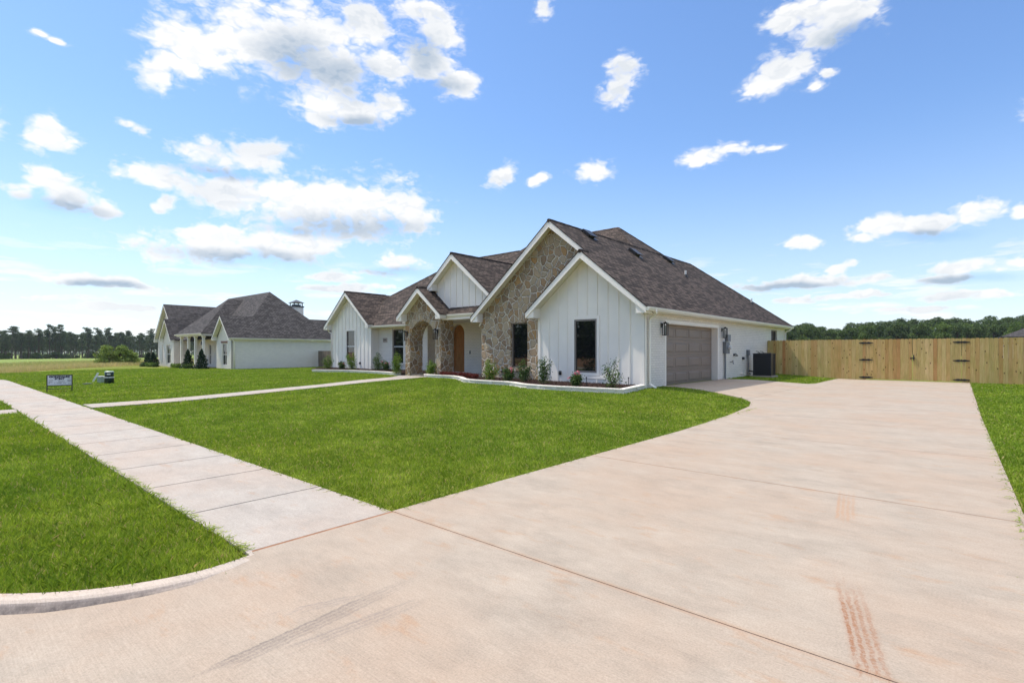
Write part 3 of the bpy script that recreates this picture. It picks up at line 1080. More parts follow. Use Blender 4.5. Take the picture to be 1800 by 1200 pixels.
def gable_roof(H_, xl, zl, xr, zr, xa, za, y0, y1, yw, left=True, right=True, ret=0.42, rake_w=0.19):
    """gable facing -Y: shingle slabs, soffit boards, rake boards, boxed returns"""
    t = 0.035
    soffit, rake = MB(), MB()
    sl = (za - zl) / (xa - xl) if left else 0
    sr = (za - zr) / (xr - xa)
    e = 0.02
    # soffit following the slope, from the rake board back to the wall
    for ok, xe, ze, s_, sg in ((left, xl, zl, sl, 1), (right, xr, zr, sr, -1)):
        if not ok:
            continue
        x0 = xe + sg * 0.02
        z0_ = ze + 0.02 * s_ - t - 0.002
        za_ = za - t - 0.002
        soffit.prism([(x0, y0 + 0.045, z0_), (xa, y0 + 0.045, za_), (xa, y0 + 0.045, za_ - 0.13), (x0, y0 + 0.045, z0_ - 0.13)], (0, yw - y0 - 0.047, 0))
        rake.prism([(x0 - sg * 0.0, y0 + 0.015, z0_), (xa, y0 + 0.015, za_), (xa, y0 + 0.015, za_ - rake_w * 1.3), (x0, y0 + 0.015, z0_ - rake_w)], (0, 0.029, 0))
        if ret:
            zb = z0_ - rake_w
            xi = x0 + sg * ret
            zt = min(z0_ + ret * s_ - 0.14, za_)
            rake.prism([(x0 + sg * 0.02, y0 + 0.048, zb + 0.002), (xi, y0 + 0.048, zb + 0.002), (xi, y0 + 0.048, zt), (x0 + sg * 0.02, y0 + 0.048, z0_ - 0.135)], (0, yw - y0 - 0.052, 0))
    soffit.build('soffit', M['soffit_paint'], H_)
    rake.build('rake_board', M['white_trim'], H_)


def lantern(parent, axis, c, u, z, h=0.42, w=0.15):
    """wall lantern: black cage, cap, back plate; pale tube inside"""
    f = MB()
    d0, d1 = -0.07 - w, -0.07
    um0, um1 = u - w / 2, u + w / 2
    z0, z1 = z - h / 2, z + h / 2 - 0.08
    s_ = 0.024
    for uu in (um0, um1 - s_):
        for dd in (d0, d1 - s_):
            abox(f, axis, c, uu, uu + s_, z0, z1, dd, dd + s_)
    abox(f, axis, c, um0 - .008, um1 + .008, z0 - 0.02, z0 + .002, d0 - .008, d1 + .008)
    abox(f, axis, c, um0 - .012, um1 + .012, z1 - .002, z1 + 0.022, d0 - .012, d1 + .012)
    abox(f, axis, c, um0 + .03, um1 - .03, z1 + .022, z1 + 0.05, d0 + .03, d1 - .03)
    abox(f, axis, c, u - .012, u + .012, z1 + .05, z1 + .08, (d0 + d1) / 2 - .012, (d0 + d1) / 2 + .012)
    abox(f, axis, c, u - .05, u + .05, z + 0.02, z1 + 0.03, -0.02, -0.001)
    abox(f, axis, c, u - .012, u + .012, z1 - .05, z1 - .025, d1 - .001, -0.019)
    la = f.build('wall_lantern', M['black_metal'], parent)
    q = MB()
    dc = (d0 + d1) / 2
    p0 = (u, c + dc, z0 + .003) if axis == 'Y' else (c - dc, u, z0 + .003)
    q.tube([p0, (p0[0], p0[1], z1 - 0.06)], 0.016, 10)
    q.build('lamp_glass', M['pale_lamp_glass'], la, smooth=False)
    return la


def battens(mb, c, us, base, tp, ops, w=0.05, t=0.022):
    for u in us:
        a, b_ = u - w / 2, u + w / 2
        z = base
        ztop = min(tp(a), tp(b_)) - 0.004
        segs = []
        for o in sorted([o for o in ops if o['u0'] - o.get('tr', 0) < b_ and o['u1'] + o.get('tr', 0) > a], key=lambda o: o['z0']):
            segs.append((z, o['z0'] - o.get('tr', 0)))
            z = o['z1'] + o.get('tr', 0)
        segs.append((z, ztop))
        for s0, s1 in segs:
            if s1 - s0 > 0.03:
                mb.box(a, b_, c - t, c - 0.0005, s0, s1)


def gutter(mb, p0, p1, out, w=0.11, h=0.12):
    """box gutter along p0-p1 (top of the roof edge); out = unit vector away from the house"""
    a, b_, n = Vector(p0), Vector(p1), Vector(out)
    dz = Vector((0, 0, 1))
    top = -0.02
    prof = [(0.0, top), (w, top), (w + 0.0, top - 0.035), (w - 0.03, top - h + 0.02), (w - 0.045, top - h), (0.0, top - h)]
    mb.prism([a + n * p + dz * q for p, q in prof], b_ - a)


def downspout(parent, pts, r=0.04):
    d = MB()
    P = [Vector(p) for p in pts]
    for a, b_ in zip(P[:-1], P[1:]):
        pass
    # soften corners
    Q = [P[0]]
    for i in range(1, len(P) - 1):
        a = (P[i - 1] - P[i]).normalized()
        c = (P[i + 1] - P[i]).normalized()
        k = min(0.07, (P[i - 1] - P[i]).length * 0.4, (P[i + 1] - P[i]).length * 0.4)
        for t in (0.0, 0.33, 0.67, 1.0):
            u_, v_ = P[i] + a * k, P[i] + c * k
            Q.append((1 - t) ** 2 * u_ + 2 * t * (1 - t) * P[i] + t * t * v_)
    Q.append(P[-1])
    d.tube(Q, r, 10)
    return d.build('downspout', M['white_trim'], parent, smooth=True)


# ------------------------------------------------------------------ the main house
SL = 0.8333
HB = (-16.0, 18.0, 0.10)
house = thing('house', HB, 'white and stone single-storey house with brown shingle roof and taupe garage door, nearest the camera', 'house')


def main_house():
    H = house
    B = 0.02
    # ---- side wall with the garage opening (faces +X)
    gy0, gy1, gz1 = 16.50, 21.40, 2.28
    brick = MB()
    ops = [dict(u0=gy0, u1=gy1, z0=-0.2, z1=gz1), dict(u0=29.25, u1=30.35, z0=1.25, z1=2.44)]
    wall(brick, 'X', -7.5, 0.25, 15.02, 32.0, B - 0.2, 2.66, ops)
    wall(brick, 'Y', 31.75, 0.25, -29.0, -7.76, B - 0.2, 2.62)           # rear
    wall(brick, 'X', -29.0, 0.25, 18.2, 31.74, B - 0.2, 2.62)
    # recessed middle wall with window and its return into the porch
    mops = [dict(u0=-24.75, u1=-23.72, z0=0.63, z1=2.56)]
    wall(brick, 'Y', 17.9, 0.2, -26.3, -21.6, B - 0.1, 2.80, mops)
    wall(brick, 'X', -21.6, 0.2, 18.11, 18.49, B - 0.1, 2.80)
    dops = [dict(u0=-20.36, u1=-19.38, z0=0.18, z1=2.72, arch=True)]
    wall(brick, 'Y', 18.5, 0.22, -22.5, -14.8, B - 0.1, 2.84, dops)
    brick.build('brick_wall', M['painted_brick'], H)
    # base ledge / brick trim round the garage opening
    bt = MB()
    abox(bt, 'X', -7.5, gy0 - 0.09, gy1 + 0.11, gz1 + 0.001, gz1 + 0.10, -0.014, 0.02)
    abox(bt, 'X', -7.5, gy1 + 0.001, gy1 + 0.11, 0.12, gz1, -0.014, 0.02)
    abox(bt, 'X', -7.5, gy0 - 0.09, gy0 - 0.001, 0.12, gz1, -0.014, 0.02)
    bt.build('garage_trim', M['white_trim'], H)
    jb = MB()
    abox(jb, 'X', -7.5, gy1 - 0.02, gy1 - 0.002, 0.12, gz1 - 0.002, 0.004, 0.255)
    abox(jb, 'X', -7.5, gy0 + 0.002, gy0 + 0.02, 0.12, gz1 - 0.002, 0.004, 0.255)
    abox(jb, 'X', -7.5, gy0 + 0.021, gy1 - 0.021, gz1 - 0.02, gz1 - 0.002, 0.004, 0.255)
    jb.build('garage_jamb', M['white_trim'], H)
    # ---- garage door: four sections of raised panels
    gd = MB()
    y0, y1, z0, z1 = gy0 + 0.021, gy1 - 0.021, 0.135, gz1 - 0.021
    c = -7.75
    n = 4
    sh = (z1 - z0) / n
    for k in range(n):
        a, b_ = z0 + sh * k, z0 + sh * (k + 1) - 0.008
        gd.box(c - 0.04, c, y0, y1, a, b_)
        pw = (y1 - y0) / 4
        for j in range(4):
            u0, u1 = y0 + pw * j + 0.09, y0 + pw * (j + 1) - 0.09
            v0, v1 = a + 0.10, b_ - 0.10
            # stepped raised panel: groove ring + bevelled field
            gd.box(c, c + 0.008, u0 - .02, u1 + .02, v0 - .02, v0)
            gd.box(c, c + 0.008, u0 - .02, u1 + .02, v1, v1 + .02)
            gd.box(c, c + 0.008, u0 - .02, u0, v0, v1)
            gd.box(c, c + 0.008, u1, u1 + .02, v0, v1)
            i = 0.035
            vs = [(c + .0004, u0, v0), (c + .0004, u1, v0), (c + .0004, u1, v1), (c + .0004, u0, v1),
                  (c + .016, u0 + i, v0 + i), (c + .016, u1 - i, v0 + i), (c + .016, u1 - i, v1 - i), (c + .016, u0 + i, v1 - i)]
            gd.add(vs, [(4, 5, 6, 7), (0, 1, 5, 4), (1, 2, 6, 5), (2, 3, 7, 6), (3, 0, 4, 7)])
    god = gd.build('garage_door', M['garage_door_paint'], H)
    # ---- white board-and-batten gable (faces -Y)
    sd = MB()
    za = 4.73
    top = [(-11.75, 4.73 - SL * (11.75 - 9.64) - 0.17), (-9.64, za - 0.17), (-7.5, 4.73 - SL * (9.64 - 7.5) - 0.17)]
    wops = [dict(u0=-10.15, u1=-9.24, z0=0.60, z1=2.42, tr=0.11)]
    tp = wall(sd, 'Y', 14.96, 0.25, -11.75, -7.505, 0.05, top, wops)
    wall(sd, 'X', -11.75 + 0.2, 0.2, 15.215, 15.30, 0.05, 2.6)
    battens(sd, 14.96, [-11.27 + 0.405 * k for k in range(0, 9)], 0.08, tp, wops)
    sd.box(-11.75, -11.63, 14.935, 14.9595, 0.06, 2.72)
    sd.box(-7.62, -7.49, 14.935, 14.9595, 0.06, 2.70)
    sd.box(-7.4995, -7.475, 14.935, 15.03, 0.06, 2.62)
    sd.box(-10.30, -8.75, 14.934, 14.9595, 0.40, 0.48)
    sd.build('board_siding', M['white_siding'], H)
    window(H, 'Y', 14.96, -10.15, -9.24, 0.60, 2.42, -0.015, False, trim=0.10, fw=0.06)
    # ---- stone gable
    st = MB()
    ra, rz = -11.28, 6.10
    top = [(-15.02, rz - SL * (15.02 - 11.28) - 0.17), (ra, rz - 0.17), (-9.2, rz - SL * (11.28 - 9.2) - 0.17)]
    sops = [dict(u0=-13.42, u1=-12.56, z0=0.68, z1=2.43)]
    wall(st, 'Y', 15.32, 0.28, -15.02, -9.2, 0.03, top, sops)
    wall(st, 'X', -15.02 + 0.25, 0.25, 15.605, 18.495, 0.03, 2.72)
    st.build('stone_wall', M['field_stone'], H)
    st = MB()
    # portico: arch with deep piers
    pa, pz = -18.87, 4.29
    top = [(-20.24, pz - SL * (20.24 - 18.87) - 0.17), (pa, pz - 0.17), (-17.68, pz - SL * (18.87 - 17.68) - 0.17)]
    aops = [dict(u0=-19.90, u1=-18.05, z0=0.0, z1=2.74, arch=True)]
    wall(st, 'Y', 15.4, 0.78, -20.24, -17.68, 0.03, top, aops)
    st.build('stone_arch', M['field_stone'], H)
    window(H, 'Y', 15.32, -13.42, -12.56, 0.68, 2.43, 0.09, False, fw=0.04)
    sl_ = MB()
    sl_.box(-13.52, -12.46, 15.24, 15.42, 0.56, 0.675)
    sl_.build('window_sill', M['field_stone'], H)
    # ---- left gable in board and batten
    s2 = MB()
    la, lz = -28.35, 4.96
    top = [(-30.5, lz - SL * (30.5 - 28.35) - 0.17), (la, lz - 0.17), (-26.1, lz - SL * (28.35 - 26.1) - 0.17)]
    lops = [dict(u0=-28.75, u1=-27.85, z0=0.70, z1=2.56, tr=0.1)]
    tp = wall(s2, 'Y', 17.4, 0.2, -30.5, -26.1, -0.1, top, lops)
    battens(s2, 17.4, [-30.1 + 0.405 * k for k in range(0, 10)], -0.05, tp, lops)
    wall(s2, 'X', -26.1, 0.2, 17.605, 17.9, -0.1, 2.9)
    wall(s2, 'X', -30.3, 0.2, 17.605, 19.0, -0.1, 2.6)
    s2.box(-30.5, -30.38, 17.376, 17.3995, -0.05, 2.7)
    s2.box(-26.22, -26.09, 17.376, 17.3995, -0.05, 2.85)
    s2.build('board_siding', M['white_siding'], H)
    window(H, 'Y', 17.4, -28.75, -27.85, 0.70, 2.56, 0.0, True, trim=0.09)
    window(H, 'Y', 17.9, -24.75, -23.72, 0.63, 2.56, 0.08, True, sill='painted_brick')
    # ---- high middle gable
    s3 = MB()
    ma, mz = -17.12, 5.71
    top = [(-18.6, mz - SL * (18.6 - 17.12) - 0.17), (ma, mz - 0.17), (-14.0, mz - SL * (17.12 - 14.0) - 0.17)]
    tp = wall(s3, 'Y', 15.9, 0.2, -18.6, -14.0, 2.9, top)
    battens(s3, 15.9, [-18.4 + 0.405 * k for k in range(0, 11)], 3.0, tp, [])
    wall(s3, 'X', -18.4, 0.2, 16.105, 20.0, 2.9, 4.3)
    s3.build('board_siding', M['white_siding'], H)

    # ---- roofs
    rf = MB()
    # garage wing
    y0 = 14.95
    roofL = [(-15.33, y0, rz - SL * (15.33 - 11.28)), (ra, y0, rz), (ra, 27.9, rz), (-15.33, 33.0, rz - SL * 4.05)]
    ye = 32.45
    rf.slab(roofL)
    ex = -7.22
    ez = rz - SL * (11.28 - 7.22)
    # right slope with the low gable's slope as its forward extension
    rf.slab([(ra, y0, rz), (-9.64, y0, rz - SL * 1.64), (-9.64, 14.5, rz - SL * 1.64), (ex, 14.5, ez), (ex, ye, ez), (ra, 27.9, rz)])
    rf.slab([(ra, 27.9, rz), (ex, ye, ez), (-15.33, ye, ez - 0.0)])
    gable_roof(H, -15.33, rz - SL * 4.05, -9.3, rz - SL * (11.28 - 9.3), ra, rz, y0, y0 + 1, 15.32, ret=0.36)
    # low gable
    rf.slab([(-12.03, 14.5, 4.73 - SL * (12.03 - 9.64)), (-9.64, 14.5, 4.73), (-9.64, 15.31, 4.73), (-12.03, 15.31, 4.73 - SL * (12.03 - 9.64))])
    gable_roof(H, -12.03, 4.73 - SL * (12.03 - 9.64), ex, ez, -9.64, 4.73, 14.5, 15, 14.96, ret=0.36)
    # main hip, two ridge heights on one front slope
    fe, fz = 17.5, 2.95
    def fy(z):
        return fe + (z - fz) / SL
    hx = -12.95
    hz = rz + SL * (11.28 - 12.95) * -1
    pk = (hx, fy(hz), hz)
    vb = (ra, fy(rz), rz)
    l7 = (-23.9, fy(7.0), 7.0)
    m7 = (-18.9, fy(7.0), 7.0)
    m8 = (-18.4, fy(hz), hz)
    left0 = (-30.75, 17.3, fz - 0.2 * SL)
    rf.slab([(-30.45, 17.65, fz + 0.15 * SL), (-25.95, 17.65, fz + 0.15 * SL), (-25.95, 17.3, fz - 0.2 * SL), (-20.0, 17.3, fz - 0.2 * SL), (ra, 17.3, fz - 0.2 * SL), vb, pk, m8, m7, l7])
    ry = 2 * fy(hz) - 17.5
    vb2 = (ra, pk[1] + (pk[1] - vb[1]), rz)
    rf.slab([pk, vb, vb2])
    rf.slab([m8, pk, vb2, (ra, ry, fz), (-20.5, ry, fz)])
    ry7 = 2 * fy(7.0) - 17.5
    rf.slab([l7, m7, (-18.9, ry7, fz), (-30.75, ry7, left0[2])])
    rf.slab([left0, l7, (-30.75, ry7, left0[2])])
    # left gable
    rf.slab([(-30.85, 17.0, lz - SL * 2.5), (la, 17.0, lz), (la, 21.2, lz), (-30.85, 21.2, lz - SL * 2.5)])
    rf.slab([(la, 17.0, lz), (-25.87, 17.0, lz - SL * 2.48), (-25.87, 21.2, lz - SL * 2.48), (la, 21.2, lz)])
    gable_roof(H, -30.85, lz - SL * 2.5, -25.87, lz - SL * 2.48, la, lz, 17.0, 18, 17.4, ret=0.34)
    # portico
    rf.slab([(-20.47, 15.0, pz - SL * 1.6), (pa, 15.0, pz), (pa, 20.0, pz), (-20.47, 18.0, pz - SL * 1.6)])
    rf.slab([(pa, 15.0, pz), (-17.28, 15.0, pz - SL * 1.59), (-17.28, 17.6, pz - SL * 1.59), (pa, 19.5, pz)])
    gable_roof(H, -20.47, pz - SL * 1.6, -17.28, pz - SL * 1.59, pa, pz, 15.0, 16, 15.4, ret=0.34)
    # middle gable
    rf.slab([(-18.78, 15.5, mz - SL * 1.66), (ma, 15.5, mz), (ma, 21.2, mz), (-18.78, 21.2, mz - SL * 1.66)])
    rf.slab([(ma, 15.5, mz), (-13.2, 15.5, mz - SL * 3.92), (-13.2, 18.6, mz - SL * 3.92), (ma, 21.2, mz)])
    gable_roof(H, -18.78, mz - SL * 1.66, -14.2, mz - SL * (17.12 - 14.2), ma, mz, 15.5, 16, 15.9, ret=0.3)
    # porch eave strip
    rf.slab([(-17.6, 15.48, 2.97), (-14.6, 15.48, 2.97), (-14.6, 15.98, 3.36), (-17.6, 15.98, 3.36)])
    roof = rf.build('roof', M['brown_shingles'], H)
    # ridge and hip caps
    cp = MB()
    def cap(a, b_, r=0.075):
        a, b_ = Vector(a), Vector(b_)
        n_ = max(2, int((b_ - a).length / 0.25))
        cp.tube([a.lerp(b_, i / n_) + Vector((0, 0, -0.045 + 0.006 * (i % 2))) for i in range(n_ + 1)], r, 6)
    for a, b_ in (((ra, 14.95, rz), (ra, 27.9, rz)), (pk, m8), (pk, vb), (pk, vb2), ((ra, 27.9, rz), (ex, ye, ez)), (l7, m7), (left0, l7),
                  ((la, 17.0, lz), (la, 20.0, lz)), ((pa, 15.0, pz), (pa, 16, pz)), ((ma, 15.5, mz), (ma, 20.9, mz)), ((-9.64, 14.5, 4.73), (-9.64, 15.0, 4.73))):
        cap(a, b_)
    cp.build('ridge_cap', M['brown_shingles'], roof)
    # valley and flashing: dark metal where the portico slope meets the gable wall
    # flat eave soffits and frieze
    ev = MB()
    ev.box(-7.245, -7.499, 14.98, 32.3, ez - 0.17, ez - 0.045 - 0.02)
    ev.box(-25.9, -20.5, 17.34, 17.895, 2.73, 2.77)
    ev.box(-17.68, -15.02, 15.52, 18.49, 2.74, 2.78)
    ev.box(-21.55, -17.69, 16.19, 18.49, 2.76, 2.80)
    ev.build('eave_soffit', M['soffit_paint'], H)
    bm_ = MB()
    bm_.box(-17.67, -15.03, 15.47, 15.70, 2.72, 2.93)
    bm_.build('porch_beam', M['white_trim'], H)
    gt = MB()
    gutter(gt, (ex - 0.01, 14.52, ez - 0.01), (ex - 0.01, ye, ez - 0.01), (1, 0, 0))
    gt.build('gutter', M['soffit_paint'], H)
    gt = MB()
    gutter(gt, (-25.85, 17.33, 2.80), (-20.5, 17.33, 2.80), (0, -1, 0))
    gt.build('gutter', M['soffit_paint'], H)
    gt = MB()
    gutter(gt, (-17.27, 15.50, 2.97), (-15.05, 15.50, 2.97), (0, -1, 0))
    gt.build('gutter', M['soffit_paint'], H)
    # downspouts
    downspout(H, [(-7.15, 14.98, 2.62), (-7.15, 15.05, 2.50), (-7.43, 15.16, 2.38), (-7.44, 15.18, 0.28), (-7.22, 15.16, 0.17)])
    downspout(H, [(-7.15, 31.95, 2.62), (-7.18, 31.9, 2.50), (-7.43, 31.85, 2.38), (-7.44, 31.85, 0.3)])
    downspout(H, [(-15.1, 15.44, 2.85), (-15.1, 15.44, 2.60), (-15.00, 15.24, 2.45), (-15.07, 15.25, 2.35)], 0.035)
    downspout(H, [(-30.75, 17.25, 2.70), (-30.7, 17.3, 2.55), (-30.46, 17.34, 2.45), (-30.46, 17.34, 0.2)], 0.035)
    # front door: arched planks with panels, threshold, handle
    d = MB()
    u0, u1, cz = -20.33, -19.41, 2.70
    rr = (u1 - u0) / 2
    cc = (u0 + u1) / 2
    pts = [(u0, 18.66, 0.22), (u1, 18.66, 0.22)]
    for k in range(0, 17):
        th = math.pi * k / 16
        pts.append((cc + rr * math.cos(th), 18.66, cz - rr + rr * math.sin(th)))
    d.prism(pts, (0, 0.05, 0))
    for k in range(1, 5):
        x_ = u0 + (u1 - u0) * k / 5
        zt = cz - rr + math.sqrt(max(0.01, rr * rr - (x_ - cc) ** 2)) - 0.12
        d.box(x_ - 0.006, x_ + 0.006, 18.650, 18.6595, 0.95, zt)
    for (a, b_) in ((0.25, 0.40), (0.84, 0.97)):
        d.box(u0 + 0.02, u1 - 0.02, 18.635, 18.6595, a, b_)
    d.box(u0 + 0.01, u0 + 0.12, 18.636, 18.6595, 0.24, cz - rr)
    d.box(u1 - 0.12, u1 - 0.01, 18.636, 18.6595, 0.24, cz - rr)
    door = d.build('front_door', M['stained_door_wood'], H)
    hd = MB()
    hd.box(u1 - 0.09, u1 - 0.05, 18.60, 18.636, 1.05, 1.45)
    hd.build('door_handle', M['black_metal'], door)
    th_ = MB()
    th_.box(-20.45, -19.3, 18.40, 18.56, 0.2, 0.235)
    th_.build('door_threshold', M['white_trim'], H)
    pf = MB()
    pf.box(-21.58, -15.03, 15.45, 18.49, 0.02, 0.195)
    pf.build('porch_floor', M['porch_concrete'], H)
    # lanterns
    lantern(H, 'X', -7.5, 16.14, 2.09, 0.45, 0.15)
    lantern(H, 'X', -7.5, 21.85, 2.11, 0.45, 0.15)
    lantern(H, 'Y', 15.4, -20.09, 2.08, 0.48, 0.15)
    lantern(H, 'Y', 15.4, -17.88, 2.12, 0.48, 0.15)
    # doorbell and socket beside the door, address plaque
    e = MB()
    e.box(-18.98, -18.93, 18.475, 18.4995, 1.18, 1.34)
    e.build('doorbell', M['black_metal'], H)
    e = MB()
    e.box(-18.0, -17.86, 18.46, 18.4995, 0.50, 0.60)
    e.build('wall_socket', M['dark_grey_metal'], H)
    e = MB()
    e.box(-25.62, -25.22, 17.87, 17.8995, 1.83, 2.08)
    pl = e.build('address_plaque', M['porch_concrete'], H)
    # electric meter, breaker box, conduit
    e = MB()
    e.box(-7.4995, -7.36, 21.98, 22.42, 1.22, 1.72)
    e.tube([(-7.44, 22.1, 1.22), (-7.44, 22.1, 0.05)], 0.035, 8)
    e.box(-7.4995, -7.38, 22.25, 22.62, 1.74, 2.02)
    mt = e.build('electric_meter', M['grey_metal'], H)
    e = MB()
    e.tube([(-7.36, 22.32, 1.48), (-7.26, 22.32, 1.48)], 0.085, 14)
    e.build('meter_dial', M['pale_plastic'], mt)
    e = MB()
    e.tube([(-7.50, 23.3, 1.20), (-7.40, 23.35, 1.20), (-7.38, 23.5, 1.13), (-7.48, 23.55, 1.12)], 0.02, 6)
    e.box(-7.4995, -7.44, 23.28, 23.40, 1.12, 1.20)
    e.build('cable_stub', M['dark_grey_metal'], H)
    e = MB()
    e.box(-7.4995, -7.43, 24.48, 24.64, 0.94, 1.06)
    e.build('outlet_box', M['dark_grey_metal'], H)
    e = MB()
    e.tube([(-7.50, 22.9, 0.86), (-7.38, 22.9, 0.84), (-7.36, 22.9, 0.77)], 0.016, 6)
    e.tube([(-7.40, 22.84, 0.90), (-7.40, 22.97, 0.90)], 0.02, 6)
    e.build('garden_tap', M['dark_grey_metal'], H)
    e = MB()
    e.tube([(-7.50, 24.3, 0.33), (-7.38, 24.3, 0.33), (-7.37, 24.45, 0.30)], 0.03, 8)
    e.build('drain_pipe', M['white_trim'], H)
    e = MB()
    e.box(-7.4995, -7.40, 25.1, 25.32, 1.13, 1.38)
    e.tube([(-7.45, 25.2, 1.13), (-7.44, 25.22, 0.7), (-7.42, 25.1, 0.4), (-7.3, 25.1, 0.25)], 0.018, 6)
    e.build('disconnect_box', M['grey_metal'], H)
    # security camera under the front corner
    e = MB()
    e.box(-7.46, -7.40, 14.86, 14.93, 2.50, 2.60)
    e.tube([(-7.43, 14.86, 2.55), (-7.43, 14.74, 2.53)], [0.05, 0.055], 12)
    sc_ = e.build('security_camera', M['white_trim'], H)
    e = MB()
    e.tube([(-7.43, 14.74, 2.53), (-7.43, 14.73, 2.53)], 0.04, 12)
    e.build('lens', M['black_metal'], sc_)
    window(H, 'X', -7.5, 29.26, 30.34, 1.26, 2.43, 0.06, False)
    # roof vents on the right slope: low black boxes open downhill
    nrm = Vector((SL, 0, 1)).normalized()
    dn_ = Vector((1, 0, -SL)).normalized()
    for (vx, vy) in ((-10.95, 17.1), (-10.55, 20.1), (-10.9, 24.2)):
        p = Vector((vx, vy, rz - SL * (vx - ra)))
        e = MB()
        a = p - dn_ * 0.24 - Vector((0, 0.24, 0)) + nrm * 0.003
        def bx_(o0, dd, yy, nn):
            vs = []
            for k in (0, 1):
                for q in ((0, 0), (1, 0), (1, 1), (0, 1)):
                    vs.append(o0 + dn_ * (dd * q[0]) + Vector((0, yy * q[1], 0)) + nrm * (nn[0] + (nn[1] - nn[0]) * k))
            e.add(vs, [(0, 3, 2, 1), (4, 5, 6, 7), (0, 1, 5, 4), (1, 2, 6, 5), (2, 3, 7, 6), (3, 0, 4, 7)])
        bx_(a + dn_ * 0.0, 0.40, 0.46, (0.0, 0.10))
        bx_(a + dn_ * 0.02, 0.48, 0.50, (0.101, 0.125))
        bx_(a - dn_ * 0.08, 0.62, 0.60, (0.0, 0.008))
        e.build('roof_vent', M['black_metal'], roof)
    for (vx, vy) in ((-9.73, 23.53), (-8.63, 29.8)):
        z_ = rz - SL * (vx - ra)
        e = MB()
        e.tube([(vx, vy, z_ - 0.05), (vx, vy, z_ + 0.28)], 0.045, 10)
        pp = e.build('vent_pipe', M['pale_plastic'], roof)
        e = MB()
        e.tube([(vx, vy, z_ - 0.04), (vx, vy, z_ + 0.10)], [0.11, 0.055], 10)
        e.build('pipe_boot', M['black_metal'], pp)
    # dark interior core so that nothing shows through gaps
    co = MB()
    co.box(-28.7, -15.3, 18.9, 31.6, 0.2, 2.6)
    co.box(-14.7, -7.9, 15.8, 31.6, 0.2, 2.6)
    co.build('interior_wall', M['soffit_paint'], H)
    return pl


plaque = main_house()


def text_mesh(body, size, m, parent, loc, rot, name='lettering', ext=0.002, sx=1.0, bold=0.0, align='CENTER'):
    cu = bpy.data.curves.new(name, 'FONT')
    cu.body = body
    cu.size = size
    cu.extrude = ext
    cu.offset = bold
    cu.align_x = align
    cu.align_y = 'CENTER'
    tmp = bpy.data.objects.new(name, cu)
    scn.collection.objects.link(tmp)
    bpy.context.view_layer.update()
    me = bpy.data.meshes.new_from_object(tmp)
    bpy.data.objects.remove(tmp)
    me.name = name
    me.materials.clear()
    me.materials.append(m)
    o = bpy.data.objects.new(name, me)
    scn.collection.objects.link(o)
    o.parent = parent
    o.location = loc
    o.rotation_euler = rot
    o.scale = (sx, 1, 1)
    return o


text_mesh('1042', 0.14, M['black_metal'], plaque, (-25.42 - HB[0], 17.868 - HB[1], 1.965 - HB[2]), (R(90), 0, 0), 'house_number', 0.001, 1.1, 0.003)
